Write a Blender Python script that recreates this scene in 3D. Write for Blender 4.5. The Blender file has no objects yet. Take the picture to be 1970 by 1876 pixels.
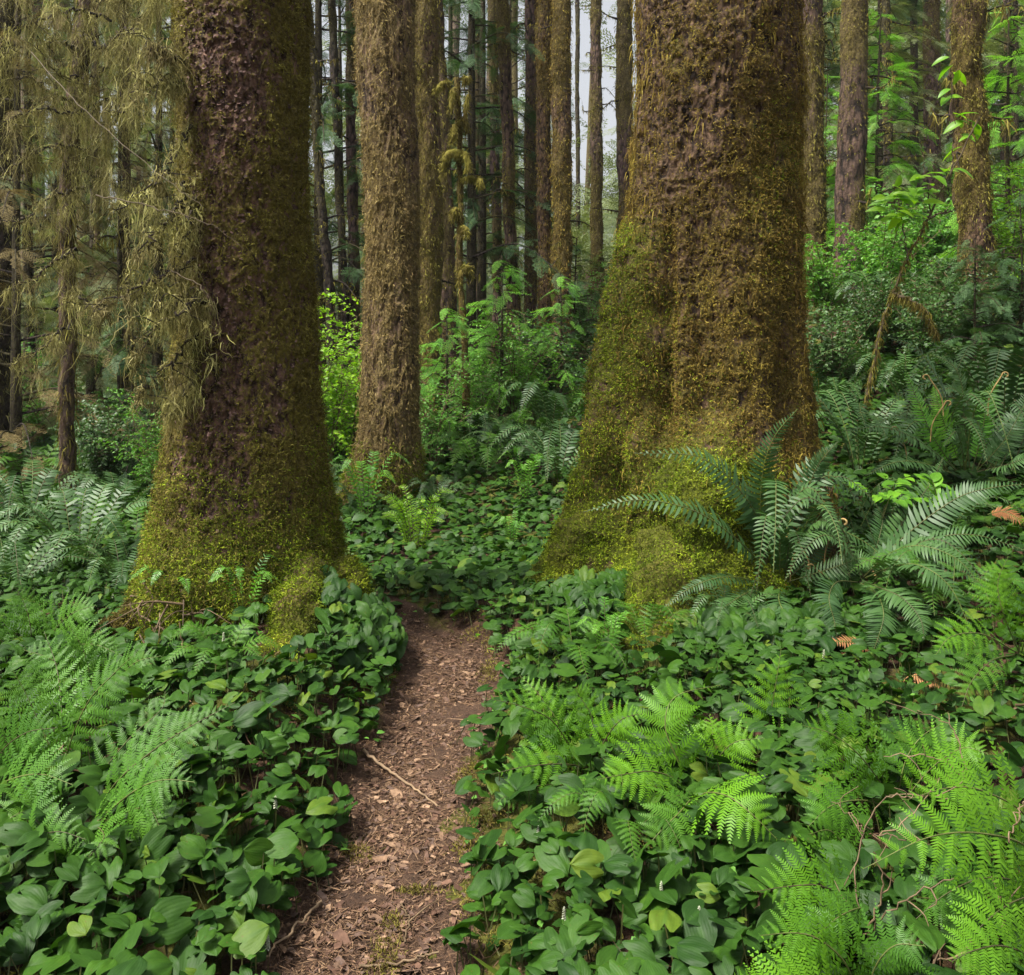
import bpy, math, random
import numpy as np
from mathutils import Vector

# ------------------------------------------------------------------ camera, sky, sun, exposure
scene = bpy.context.scene
COL = scene.collection
F_PX = 1706.0            # focal length in the units of a 1970 px wide picture
HOR = 675.0              # horizon row in the same units
CAM_H = 1.5
cam_d = bpy.data.cameras.new("camera")
cam_d.sensor_width = 36.0
cam_d.sensor_fit = 'HORIZONTAL'
cam_d.lens = 36.0 * F_PX / 1970.0
cam_d.shift_y = -(938.0 - HOR) / 1970.0
cam_d.clip_start = 0.05
cam_d.clip_end = 500.0
cam = bpy.data.objects.new("camera", cam_d)
COL.objects.link(cam)
cam.location = (0, 0, CAM_H)
cam.rotation_euler = (math.radians(90), 0, 0)
scene.camera = cam

SUN_EL, SUN_AZ = math.radians(60), math.radians(-118)   # azimuth from +Y towards +X: from the left, a little behind
world = bpy.data.worlds.new("World")
scene.world = world
world.use_nodes = True
wn = world.node_tree
bg = wn.nodes["Background"]
sky = wn.nodes.new("ShaderNodeTexSky")
sky.sky_type = 'NISHITA'
sky.sun_disc = False
sky.sun_elevation = SUN_EL
sky.sun_rotation = SUN_AZ
sky.air_density = 1.0
sky.dust_density = 6.0
sky.ozone_density = 1.0
veil = wn.nodes.new("ShaderNodeHueSaturation")       # a thin even overcast takes most of the blue out of the sky
veil.inputs['Saturation'].default_value = 0.22
wn.links.new(sky.outputs[0], veil.inputs['Color'])
wn.links.new(veil.outputs[0], bg.inputs[0])
bg.inputs[1].default_value = 0.086

sun_d = bpy.data.lights.new("sun", 'SUN')
sun_d.energy = 3.0
sun_d.angle = math.radians(11)
sun_d.color = (1.0, 0.94, 0.84)
sun = bpy.data.objects.new("sun", sun_d)
COL.objects.link(sun)
sdir = Vector((math.sin(SUN_AZ) * math.cos(SUN_EL), math.cos(SUN_AZ) * math.cos(SUN_EL), math.sin(SUN_EL)))
sun.rotation_euler = sdir.to_track_quat('Z', 'Y').to_euler()

vs = scene.view_settings
vs.view_transform = 'Standard'
vs.look = 'None'
vs.exposure = 1.55
vs.gamma = 1.0
vs.use_curve_mapping = False
scene.cycles.max_bounces = 5
scene.cycles.diffuse_bounces = 3
scene.cycles.glossy_bounces = 2
scene.cycles.transmission_bounces = 3
scene.cycles.use_denoising = True

# ------------------------------------------------------------------ small maths
rng = np.random.default_rng(11)
random.seed(11)
TAU = 2 * math.pi
UP = np.array([0.0, 0.0, 1.0])


def P(px, py, d):
    """a point d metres in front of the camera seen at row py, column px"""
    return np.array([(px - 985.0) / F_PX * d, d, CAM_H - (py - HOR) / F_PX * d])


def sst(a, b, x):
    t = np.clip((np.asarray(x, float) - a) / (b - a), 0, 1)
    return t * t * (3 - 2 * t)


def unit(v):
    return v / np.maximum(np.linalg.norm(v, axis=-1, keepdims=True), 1e-9)


def _hash(ix, iy, iz, s):
    n = (ix * 73856093) ^ (iy * 19349663) ^ (iz * 83492791) ^ (s * 2654435)
    n = n & 0xffffffff
    n = ((n ^ (n >> 13)) * 1274126177) & 0xffffffff
    n = ((n ^ (n >> 15)) * 668265263) & 0xffffffff
    n = n ^ (n >> 16)
    return n / 4294967295.0 * 2 - 1


def vnoise(p, s=0):
    p = np.asarray(p, float)
    i = np.floor(p).astype(np.int64)
    f = p - i
    f = f * f * (3 - 2 * f)
    x, y, z = i[..., 0], i[..., 1], i[..., 2]
    fx, fy, fz = f[..., 0], f[..., 1], f[..., 2]
    r = 0
    for dx in (0, 1):
        for dy in (0, 1):
            for dz in (0, 1):
                w = (fx if dx else 1 - fx) * (fy if dy else 1 - fy) * (fz if dz else 1 - fz)
                r = r + w * _hash(x + dx, y + dy, z + dz, s)
    return r


def fbm(p, octv=4, s=0, gain=0.5):
    p = np.asarray(p, float)
    a, r = 1.0, 0
    for k in range(octv):
        r = r + a * vnoise(p, s + k * 7)
        p = p * 2.03 + 11.3
        a *= gain
    return r


class Geo:
    """collects vertices, faces and a per-vertex tint, to become ONE mesh"""

    def __init__(self):
        self.V, self.T, self.Q, self.Tr, self.n = [], [], [], [], 0

    def add(self, V, F, tint=0.5):
        V = np.asarray(V, float).reshape(-1, 3)
        F = np.asarray(F, np.int64)
        if len(V) == 0 or len(F) == 0:
            return
        t = np.zeros((len(V), 4))
        t[:, 3] = 1
        tint = np.asarray(tint, float)
        if tint.ndim == 2 and len(tint) == len(V):
            t[:, :tint.shape[1]] = tint
        else:
            t[:, 0] = tint.ravel()
        self.V.append(V)
        self.T.append(t)
        (self.Q if F.shape[1] == 4 else self.Tr).append(F + self.n)
        self.n += len(V)

    def inst(self, tv, tf, M, T, r, tt=None):
        """template (tv, tf) placed by K matrices M (K,3,3, columns are axes) and offsets T; r (K,) tint.r; tt template tint.g and tint.b"""
        K, n = len(T), len(tv)
        if K == 0:
            return
        V = np.einsum('kij,nj->kni', M, tv) + T[:, None, :]
        F = (tf[None] + (np.arange(K) * n)[:, None, None]).reshape(-1, tf.shape[1])
        t = np.zeros((K, n, 3))
        t[:, :, 0] = np.asarray(r)[:, None]
        if tt is not None:
            t[:, :, 1:1 + (tt.shape[1] if tt.ndim == 2 else 1)] = (tt if tt.ndim == 2 else tt[:, None])[None]
        self.add(V.reshape(-1, 3), F, t.reshape(-1, 3))

    def mesh(self, name, mat, smooth=True, origin=None):
        me = bpy.data.meshes.new(name)
        V = np.concatenate(self.V) if self.V else np.zeros((0, 3))
        if origin is not None:
            V = V - np.asarray(origin)[None]
        T = np.concatenate(self.T) if self.T else np.zeros((0, 4))
        Q = np.concatenate(self.Q) if self.Q else np.zeros((0, 4), np.int64)
        R = np.concatenate(self.Tr) if self.Tr else np.zeros((0, 3), np.int64)
        me.vertices.add(len(V))
        me.vertices.foreach_set("co", V.astype(np.float32).ravel())
        loops = np.concatenate([Q.ravel(), R.ravel()]).astype(np.int32)
        me.loops.add(len(loops))
        me.loops.foreach_set("vertex_index", loops)
        np_ = len(Q) + len(R)
        st = np.concatenate([np.arange(len(Q)) * 4, len(Q) * 4 + np.arange(len(R)) * 3]).astype(np.int32)
        me.polygons.add(np_)
        me.polygons.foreach_set("loop_start", st)
        me.polygons.foreach_set("use_smooth", np.full(np_, smooth, dtype=bool))
        me.update(calc_edges=True)
        a = me.attributes.new("tint", 'FLOAT_COLOR', 'POINT')
        a.data.foreach_set("color", T.astype(np.float32).ravel())
        if mat:
            me.materials.append(mat)
        return me


def obj(name, g, mat, parent=None, origin=None, smooth=True):
    """one mesh object; vertices are world coordinates unless an origin is given, then local to it"""
    me = g.mesh(name, mat, smooth, origin) if isinstance(g, Geo) else g
    o = bpy.data.objects.new(name, me)
    COL.objects.link(o)
    if parent is not None:
        o.parent = parent
    elif origin is not None:
        o.location = origin
    return o


def tag(o, label=None, cat=None, group=None, kind=None):
    if label:
        o['label'] = label
    if cat:
        o['category'] = cat
    if group:
        o['group'] = group
    if kind:
        o['kind'] = kind
    return o


def thing(name, label, cat, loc=(0, 0, 0), group=None, rz=0.0, sc=1.0):
    o = bpy.data.objects.new(name, None)
    COL.objects.link(o)
    o.empty_display_size = 0.1
    o.location = tuple(float(v) for v in loc)
    o.rotation_euler = (0, 0, rz)
    o.scale = (sc, sc, sc)
    return tag(o, label, cat, group)


def copy_thing(root, loc, label, rz=0.0, sc=1.0, group=None):
    c = root.copy()
    COL.objects.link(c)
    c.location = tuple(float(v) for v in loc)
    c.rotation_euler = (0, 0, rz)
    c.scale = (sc, sc, sc) if np.isscalar(sc) else sc
    c['label'] = label
    if group:
        c['group'] = group
    for ch in list(root.children):
        d = ch.copy()
        COL.objects.link(d)
        d.parent = c
        for gc in list(ch.children):
            e = gc.copy()
            COL.objects.link(e)
            e.parent = d
    return c


def grid_faces(nu, nv, wrap_v=False):
    u, v = np.meshgrid(np.arange(nu - 1), np.arange(nv if wrap_v else nv - 1), indexing='ij')
    v2 = (v + 1) % nv
    return np.stack([u * nv + v, u * nv + v2, (u + 1) * nv + v2, (u + 1) * nv + v], -1).reshape(-1, 4)


def curve(pts, n):
    """smooth polyline through control points"""
    p = np.asarray(pts, float)
    if len(p) == 2:
        return p[0] + (p[1] - p[0]) * np.linspace(0, 1, n)[:, None]
    q = np.vstack([2 * p[0] - p[1], p, 2 * p[-1] - p[-2]])
    out = []
    for t in np.linspace(0, len(p) - 1 - 1e-6, n):
        i = int(t)
        f = t - i
        a, b, c, d = q[i], q[i + 1], q[i + 2], q[i + 3]
        out.append(0.5 * ((2 * b) + (-a + c) * f + (2 * a - 5 * b + 4 * c - d) * f * f + (-a + 3 * b - 3 * c + d) * f ** 3))
    return np.array(out)


def tube(pts, rad, sides=6, bump=0.0, seed=0):
    pts = np.asarray(pts, float)
    n = len(pts)
    rad = np.broadcast_to(np.asarray(rad, float), (n,))
    t = unit(np.gradient(pts, axis=0))
    ref = np.array([0.31, 0.87, 0.2]) if abs(t[:, 2]).mean() > 0.7 else UP
    a = unit(np.cross(t, ref))
    b = np.cross(t, a)
    th = np.linspace(0, TAU, sides, endpoint=False)
    V = pts[:, None] + rad[:, None, None] * (np.cos(th)[None, :, None] * a[:, None] + np.sin(th)[None, :, None] * b[:, None])
    if bump:
        V = pts[:, None] + (V - pts[:, None]) * (1 + bump * vnoise(V / np.maximum(rad.mean(), 1e-3) * 0.9, seed))[..., None]
    V = V.reshape(-1, 3)
    F = grid_faces(n, sides, True)
    return V, F


def strands(Pn, D, L, W, nseg=3, droop=0.3, curl=0.3, side=None):
    """K ribbons growing from Pn along D; returns vertices and quads"""
    K = len(Pn)
    L = np.broadcast_to(np.asarray(L, float), (K,))
    W = np.broadcast_to(np.asarray(W, float), (K,))
    d = unit(D)
    s = unit(rng.normal(size=(K, 3))) if side is None else side
    rows, p = [], Pn.copy()
    for i in range(nseg + 1):
        w = unit(np.cross(d, s)) * (W * (1 - (i / (nseg + 0.35)) ** 1.6) * 0.5)[:, None]
        rows += [p - w, p + w]
        d = unit(d + rng.normal(size=(K, 3)) * curl + np.array([0, 0, -droop]))
        p = p + d * (L / nseg)[:, None]
    V = np.stack(rows, 1)
    m = 2 * (nseg + 1)
    f = np.array([[2 * i, 2 * i + 1, 2 * i + 3, 2 * i + 2] for i in range(nseg)])
    F = (f[None] + (np.arange(K) * m)[:, None, None]).reshape(-1, 4)
    return V.reshape(-1, 3), F, m


def axes(fwd, nrm):
    """matrices whose columns are side, forward, normal"""
    y = unit(fwd)
    z = unit(nrm - y * np.sum(nrm * y, -1, keepdims=True))
    x = np.cross(y, z)
    return np.stack([x, y, z], -1)


# ------------------------------------------------------------------ materials
def new_mat(name):
    m = bpy.data.materials.new(name)
    m.use_nodes = True
    nt = m.node_tree
    nt.nodes.clear()
    return m, nt, nt.nodes, nt.links


def nmix(nt, fac, a, b, blend='MIX'):
    n = nt.nodes.new("ShaderNodeMix")
    n.data_type = 'RGBA'
    n.blend_type = blend
    for sock, v in ((n.inputs[0], fac), (n.inputs[6], a), (n.inputs[7], b)):
        if hasattr(v, 'is_linked'):
            nt.links.new(v, sock)
        elif isinstance(v, (int, float)):
            sock.default_value = v
        else:
            sock.default_value = (*v, 1) if len(v) == 3 else v
    return n.outputs[2]


def nmath(nt, op, a, b=0.0, c=None, clamp=False):
    n = nt.nodes.new("ShaderNodeMath")
    n.operation = op
    n.use_clamp = clamp
    for i, v in enumerate((a, b, c)):
        if v is None:
            continue
        if hasattr(v, 'is_linked'):
            nt.links.new(v, n.inputs[i])
        else:
            n.inputs[i].default_value = v
    return n.outputs[0]


def nnoise(nt, scale, detail=4, rough=0.55, vec=None, typ='noise', stretch=None):
    if vec is None:
        g = nt.nodes.new("ShaderNodeNewGeometry")
        vec = g.outputs['Position']
    if stretch:
        mp = nt.nodes.new("ShaderNodeMapping")
        mp.inputs['Scale'].default_value = stretch
        nt.links.new(vec, mp.inputs['Vector'])
        vec = mp.outputs[0]
    if typ == 'noise':
        n = nt.nodes.new("ShaderNodeTexNoise")
        n.inputs['Detail'].default_value = detail
        n.inputs['Roughness'].default_value = rough
        out = n.outputs[0]
    else:
        n = nt.nodes.new("ShaderNodeTexVoronoi")
        out = n.outputs[0]
    n.inputs['Scale'].default_value = scale
    nt.links.new(vec, n.inputs['Vector'])
    return out


def ramp(nt, fac, lo, hi):
    n = nt.nodes.new("ShaderNodeMapRange")
    n.inputs[1].default_value = lo
    n.inputs[2].default_value = hi
    nt.links.new(fac, n.inputs[0])
    return n.outputs[0]


def tint_nodes(nt):
    a = nt.nodes.new("ShaderNodeAttribute")
    a.attribute_name = "tint"
    s = nt.nodes.new("ShaderNodeSeparateColor")
    nt.links.new(a.outputs['Color'], s.inputs[0])
    return s.outputs[0], s.outputs[1], s.outputs[2]


def objinfo(nt):
    return nt.nodes.new("ShaderNodeObjectInfo").outputs['Random']


def mat_leaf(name, c1, c2, rough=0.45, trans=0.3, spec=0.5, tcol=None, c3=None, vein=None):
    """thin leaf: colour runs c1..c2 over the leaves, c3 on a few of them"""
    m, nt, N, L = new_mat(name)
    r, g, b = tint_nodes(nt)
    n = nnoise(nt, 9.0, 2)
    f = nmath(nt, 'ADD', nmath(nt, 'MULTIPLY', r, 0.75), nmath(nt, 'MULTIPLY', n, 0.3))
    f = nmath(nt, 'ADD', f, nmath(nt, 'MULTIPLY', nmath(nt, 'SUBTRACT', objinfo(nt), 0.5), 0.35), clamp=True)
    c = nmix(nt, f, c1, c2)
    if c3:
        c = nmix(nt, ramp(nt, r, 0.93, 1.0), c, c3)
    if vein:
        c = nmix(nt, nmath(nt, 'MULTIPLY', g, 0.8), c, vein)
    bs = N.new("ShaderNodeBsdfPrincipled")
    bs.inputs['Roughness'].default_value = rough
    bs.inputs['Specular IOR Level'].default_value = spec
    L.new(c, bs.inputs['Base Color'])
    if vein:
        st = nmath(nt, 'SINE', nmath(nt, 'MULTIPLY', b, 34.0))
        bp = N.new("ShaderNodeBump")
        bp.inputs['Strength'].default_value = 0.12
        bp.inputs['Distance'].default_value = 0.001
        L.new(nmath(nt, 'ADD', st, nmath(nt, 'MULTIPLY', nnoise(nt, 55.0, 3), 9.0)), bp.inputs['Height'])
        L.new(bp.outputs[0], bs.inputs['Normal'])
        sp_ = nnoise(nt, 120.0, 2)
        hole = nmath(nt, 'MULTIPLY', ramp(nt, sp_, 0.70, 0.74), ramp(nt, r, 0.55, 0.7))
        c = nmix(nt, nmath(nt, 'MULTIPLY', ramp(nt, nnoise(nt, 40.0, 4), 0.45, 0.7), 0.5), c, nmix(nt, 1.0, c, (1.7, 1.5, 1.4), 'MULTIPLY'))
        c = nmix(nt, hole, c, (0.09, 0.06, 0.02))
        L.new(c, bs.inputs['Base Color'])
    tr = N.new("ShaderNodeBsdfTranslucent")
    tc = nmix(nt, 1.0, c, tcol or (1.5, 1.6, 0.6), 'MULTIPLY')
    L.new(tc, tr.inputs[0])
    mx = N.new("ShaderNodeMixShader")
    mx.inputs[0].default_value = trans
    L.new(bs.outputs[0], mx.inputs[1])
    L.new(tr.outputs[0], mx.inputs[2])
    out = N.new("ShaderNodeOutputMaterial")
    L.new(mx.outputs[0], out.inputs[0])
    return m


def mat_moss(name, cols, rough=0.9, trans=0.2):
    """strand moss: colour picked per strand from a row of colours"""
    m, nt, N, L = new_mat(name)
    r, g, b = tint_nodes(nt)
    cr = N.new("ShaderNodeValToRGB")
    el = cr.color_ramp.elements
    while len(el) < len(cols):
        el.new(0.5)
    for i, c in enumerate(cols):
        el[i].position = i / (len(cols) - 1)
        el[i].color = (*c, 1)
    L.new(r, cr.inputs[0])
    n = nnoise(nt, 5.0, 4)
    c = nmix(nt, ramp(nt, n, 0.33, 0.67), nmix(nt, 1.0, cr.outputs[0], (0.62, 0.55, 0.6), 'MULTIPLY'), nmix(nt, 1.0, cr.outputs[0], (1.2, 1.25, 1.0), 'MULTIPLY'))
    bs = N.new("ShaderNodeBsdfPrincipled")
    bs.inputs['Roughness'].default_value = rough
    bs.inputs['Specular IOR Level'].default_value = 0.15
    L.new(c, bs.inputs['Base Color'])
    tr = N.new("ShaderNodeBsdfTranslucent")
    L.new(c, tr.inputs[0])
    mx = N.new("ShaderNodeMixShader")
    mx.inputs[0].default_value = trans
    L.new(bs.outputs[0], mx.inputs[1])
    L.new(tr.outputs[0], mx.inputs[2])
    out = N.new("ShaderNodeOutputMaterial")
    L.new(mx.outputs[0], out.inputs[0])
    return m


def mat_bark(name, bark1, bark2, moss1, moss2, scale=1.0, bump=0.6, flake=(1, 1, 0.45)):
    """bark with moss where the mesh tint says so"""
    m, nt, N, L = new_mat(name)
    r, g, b = tint_nodes(nt)
    n1 = nnoise(nt, 38 * scale, 6, 0.65, stretch=flake)
    n2 = nnoise(nt, 7 * scale, 4, 0.6)
    v = nnoise(nt, 30 * scale, typ='vor', stretch=flake)
    c = nmix(nt, ramp(nt, n1, 0.35, 0.68), bark1, bark2)
    c = nmix(nt, ramp(nt, v, 0.45, 0.75), c, (bark1[0] * 0.35, bark1[1] * 0.35, bark1[2] * 0.35))
    mc = nmix(nt, ramp(nt, n2, 0.3, 0.7), moss1, moss2)
    mc = nmix(nt, g, mc, nmix(nt, n2, (0.08, 0.105, 0.008), (0.17, 0.2, 0.014)))
    n3 = nnoise(nt, 60 * scale, 5, 0.7)
    mc = nmix(nt, ramp(nt, n3, 0.4, 0.65), nmix(nt, 1.0, mc, (0.35, 0.33, 0.3), 'MULTIPLY'), mc)
    f = nmath(nt, 'ADD', nmath(nt, 'MULTIPLY', r, 1.3), nmath(nt, 'MULTIPLY', nmath(nt, 'SUBTRACT', n3, 0.5), 2.2))
    f = ramp(nt, f, 0.45, 0.75)
    c = nmix(nt, f, c, mc)
    bs = N.new("ShaderNodeBsdfPrincipled")
    bs.inputs['Roughness'].default_value = 0.85
    bs.inputs['Specular IOR Level'].default_value = 0.25
    L.new(c, bs.inputs['Base Color'])
    h = nmath(nt, 'ADD', nmath(nt, 'SUBTRACT', nmath(nt, 'MULTIPLY', n1, 1.0), nmath(nt, 'MULTIPLY', v, 0.9)), nmath(nt, 'MULTIPLY', n3, 0.9))
    bp = N.new("ShaderNodeBump")
    bp.inputs['Strength'].default_value = bump
    bp.inputs['Distance'].default_value = 0.03 / scale
    L.new(h, bp.inputs['Height'])
    L.new(bp.outputs[0], bs.inputs['Normal'])
    out = N.new("ShaderNodeOutputMaterial")
    L.new(bs.outputs[0], out.inputs[0])
    return m


def mat_rand(name, cols, rough=0.8, spec=0.3, scale=25.0, bump=0.0):
    """matter whose colour is picked per piece from a row of colours, with grain"""
    m, nt, N, L = new_mat(name)
    r, g, b = tint_nodes(nt)
    cr = N.new("ShaderNodeValToRGB")
    el = cr.color_ramp.elements
    while len(el) < len(cols):
        el.new(0.5)
    for i, c in enumerate(cols):
        el[i].position = i / max(len(cols) - 1, 1)
        el[i].color = (*c, 1)
    L.new(r, cr.inputs[0])
    n = nnoise(nt, scale, 4, 0.6)
    c = nmix(nt, ramp(nt, n, 0.3, 0.7), nmix(nt, 1.0, cr.outputs[0], (0.6, 0.58, 0.55), 'MULTIPLY'), nmix(nt, 1.0, cr.outputs[0], (1.3, 1.3, 1.25), 'MULTIPLY'))
    bs = N.new("ShaderNodeBsdfPrincipled")
    bs.inputs['Roughness'].default_value = rough
    bs.inputs['Specular IOR Level'].default_value = spec
    L.new(c, bs.inputs['Base Color'])
    if bump:
        bp = N.new("ShaderNodeBump")
        bp.inputs['Strength'].default_value = bump
        bp.inputs['Distance'].default_value = 0.01
        L.new(n, bp.inputs['Height'])
        L.new(bp.outputs[0], bs.inputs['Normal'])
    out = N.new("ShaderNodeOutputMaterial")
    L.new(bs.outputs[0], out.inputs[0])
    return m


M = {}
M['bark_red'] = mat_bark("bark_red", (0.07, 0.036, 0.024), (0.24, 0.14, 0.098), (0.13, 0.1, 0.02), (0.2, 0.165, 0.028), 1.0, 0.9)
M['bark_gold'] = mat_bark("bark_gold", (0.05, 0.028, 0.018), (0.17, 0.105, 0.062), (0.11, 0.078, 0.018), (0.17, 0.13, 0.025), 1.0, 0.9)
M['bark_pale'] = mat_bark("bark_pale", (0.09, 0.055, 0.035), (0.25, 0.165, 0.10), (0.19, 0.135, 0.05), (0.26, 0.2, 0.075), 0.9, 1.0, (1, 1, 0.22))
M['bark_far'] = mat_bark("bark_far", (0.05, 0.032, 0.024), (0.16, 0.10, 0.075), (0.11, 0.085, 0.024), (0.17, 0.13, 0.04), 0.6, 0.9, (1, 1, 0.35))
M['bark_purple'] = mat_bark("bark_purple", (0.05, 0.03, 0.028), (0.15, 0.09, 0.08), (0.10, 0.078, 0.026), (0.15, 0.115, 0.04), 0.6, 0.9, (1, 1, 0.4))
M['bark_dark'] = mat_bark("bark_dark", (0.022, 0.015, 0.012), (0.06, 0.044, 0.034), (0.05, 0.042, 0.015), (0.08, 0.07, 0.025), 0.7, 0.8)
M['moss_olive'] = mat_moss("moss_olive", [(0.05, 0.038, 0.016), (0.115, 0.097, 0.022), (0.19, 0.168, 0.035), (0.28, 0.255, 0.065)])
M['moss_gold'] = mat_moss("moss_gold", [(0.07, 0.04, 0.018), (0.15, 0.1, 0.024), (0.23, 0.17, 0.036), (0.33, 0.265, 0.065)])
M['moss_green'] = mat_moss("moss_green", [(0.036, 0.058, 0.006), (0.105, 0.158, 0.010), (0.215, 0.29, 0.018), (0.36, 0.425, 0.036)])
M['moss_pale'] = mat_moss("moss_pale", [(0.1, 0.07, 0.03), (0.19, 0.14, 0.055), (0.29, 0.22, 0.09), (0.38, 0.3, 0.14)])
M['lichen'] = mat_moss("lichen", [(0.06, 0.055, 0.018), (0.18, 0.165, 0.058), (0.33, 0.305, 0.12), (0.5, 0.47, 0.23)], trans=0.25)
M['lily'] = mat_leaf("lily", (0.009, 0.033, 0.004), (0.036, 0.097, 0.007), 0.55, 0.18, 0.2, c3=(0.07, 0.115, 0.01), vein=(0.03, 0.085, 0.011))
M['sword'] = mat_leaf("sword", (0.02, 0.058, 0.016), (0.056, 0.122, 0.028), 0.5, 0.16, 0.36)
M['sword_young'] = mat_leaf("sword_young", (0.06, 0.2, 0.03), (0.14, 0.32, 0.03), 0.45, 0.32, 0.4)
M['lady'] = mat_leaf("lady", (0.042, 0.13, 0.006), (0.115, 0.265, 0.011), 0.5, 0.22, 0.25)
M['lady_cool'] = mat_leaf("lady_cool", (0.027, 0.092, 0.009), (0.078, 0.19, 0.013), 0.5, 0.22, 0.25)
M['needle'] = mat_leaf("needle", (0.02, 0.055, 0.02), (0.055, 0.115, 0.035), 0.6, 0.2, 0.3)
M['needle_grey'] = mat_leaf("needle_grey", (0.09, 0.125, 0.05), (0.19, 0.225, 0.095), 0.65, 0.25, 0.3)
M['needle_tan'] = mat_leaf("needle_tan", (0.13, 0.10, 0.04), (0.25, 0.2, 0.085), 0.7, 0.25, 0.2, tcol=(1, 1, 0.8))
M['needle_lime'] = mat_leaf("needle_lime", (0.09, 0.25, 0.035), (0.2, 0.42, 0.05), 0.55, 0.35, 0.3)
M['shrub'] = mat_leaf("shrub", (0.06, 0.17, 0.03), (0.13, 0.3, 0.04), 0.5, 0.35, 0.35)
M['shrub_lime'] = mat_leaf("shrub_lime", (0.10, 0.25, 0.012), (0.24, 0.42, 0.015), 0.45, 0.42, 0.4)
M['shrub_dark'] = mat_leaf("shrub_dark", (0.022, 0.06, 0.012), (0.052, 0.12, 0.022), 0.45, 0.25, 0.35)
M['stem'] = mat_rand("stem", [(0.04, 0.05, 0.015), (0.07, 0.075, 0.02)], 0.6)
M['stipe'] = mat_rand("stipe", [(0.05, 0.045, 0.02), (0.1, 0.13, 0.03)], 0.5)
M['twig'] = mat_rand("twig", [(0.05, 0.033, 0.018), (0.11, 0.075, 0.042), (0.18, 0.125, 0.075)], 0.7)
M['twig_pale'] = mat_rand("twig_pale", [(0.18, 0.12, 0.07), (0.25, 0.18, 0.115)], 0.7)
M['dead'] = mat_rand("dead", [(0.12, 0.05, 0.02), (0.22, 0.09, 0.03), (0.3, 0.16, 0.07)], 0.75)
M['crozier'] = mat_rand("crozier", [(0.2, 0.14, 0.05), (0.28, 0.2, 0.08)], 0.8)
M['flower'] = mat_rand("flower", [(0.3, 0.34, 0.22), (0.5, 0.53, 0.43)], 0.6)
M['litter'] = mat_rand("litter", [(0.03, 0.016, 0.010), (0.07, 0.037, 0.024), (0.11, 0.06, 0.04), (0.09, 0.06, 0.048), (0.15, 0.09, 0.055), (0.24, 0.155, 0.1)], 0.8, 0.25, 60)
M['curl'] = mat_rand("curl", [(0.05, 0.03, 0.025), (0.13, 0.065, 0.055)], 0.6, 0.4, 30, 0.3)
M['needles'] = mat_rand("needles", [(0.035, 0.019, 0.011), (0.08, 0.044, 0.024), (0.14, 0.08, 0.045), (0.24, 0.155, 0.09)], 0.8, 0.25, 60)
M['twig_dark'] = mat_rand("twig_dark", [(0.06, 0.04, 0.022), (0.1, 0.075, 0.04)], 0.7)
M['bark_distant'] = mat_bark("bark_distant", (0.08, 0.055, 0.045), (0.2, 0.14, 0.11), (0.14, 0.115, 0.04), (0.2, 0.16, 0.06), 0.5, 0.6, (1, 1, 0.4))
# ------------------------------------------------------------------ terrain
LT = P(470, 1190, 4.55)      # foot of the great tree left of the path
RT = P(1380, 1150, 5.45)     # foot of the great tree right of the path
TT = P(748, 955, 8.5)        # foot of the pale trunk behind


def path_x(y):
    y = np.asarray(y, float)
    return -0.315 - 0.06 * sst(3.0, 2.0, y) + 0.03 * np.sin(y * 1.7) - 0.55 * np.clip(y - 4.1, 0, None) ** 1.6 * np.where(y > 4.1, 1, 0)


def path_hw(y):
    y = np.asarray(y, float)
    return 0.185 + 0.025 * np.sin(y * 3.1 + 1) + 0.025 * sst(2.6, 1.9, y) - 0.03 * sst(4, 5, y)


def terrain(x, y):
    x = np.asarray(x, float)
    y = np.asarray(y, float)
    k = np.interp(x, [-6, -2, 0, 4, 12], [0.0, 0.02, 0.11, 0.24, 0.24])
    f = np.clip(y - 7, 0, 7) + 0.45 * np.clip(y - 14, 0, 40)
    h = k * f
    s = np.clip(x - 1.5, 0, None)
    h = h + 0.33 * (8 * (1 - np.exp(-s / 8)) * 1.12) * sst(2.2, 6, y)
    d = np.abs(x - path_x(y)) - path_hw(y)
    fade = sst(5.6, 4.6, y) * sst(-2, 0, y)
    left = x < path_x(y)
    h = h + fade * np.where(left, 0.15 * sst(-0.04, 0.34, d) * sst(1.3, 0.5, d) * sst(2.3, 4.0, y) + 0.07 * sst(0, 0.3, d), 0.10 * sst(-0.02, 0.4, d))
    h = h - fade * 0.03 * sst(0.06, -0.1, d)
    r2 = (x - LT[0]) ** 2 + (y - LT[1]) ** 2
    h = h + 0.03 * np.exp(-r2 / 0.7)
    r2 = (x - RT[0] + 0.1) ** 2 + (y - RT[1]) ** 2
    h = h - 0.02 * np.exp(-r2 / 0.9)
    p = np.stack([x, y, np.zeros_like(x)], -1)
    h = h + 0.05 * fbm(p * 0.8, 3, 5) * sst(0.05, 0.5, d + (1 - fade))
    return h


def warp(n, lo, hi, c, k):
    u = np.linspace(math.asinh((lo - c) / k), math.asinh((hi - c) / k), n)
    return c + k * np.sinh(u)


gx, gy = warp(340, -70, 70, -0.2, 1.6), warp(380, -8, 95, 3.4, 2.2)
X, Y = np.meshgrid(gx, gy, indexing='ij')
Z = terrain(X, Y)
pp = np.stack([X, Y, Z], -1)
Z = Z + 0.012 * fbm(pp * 9, 3, 3) * sst(12, 6, Y)
G = Geo()
pd = np.abs(X - path_x(Y)) - path_hw(Y)
mossf = np.clip(0.45 + 0.9 * fbm(pp * 1.7, 3, 9), 0, 1)
G.add(np.stack([X, Y, Z], -1), grid_faces(*X.shape)[:, ::-1], np.stack([mossf.ravel(), X.ravel() * 0], -1))

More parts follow.
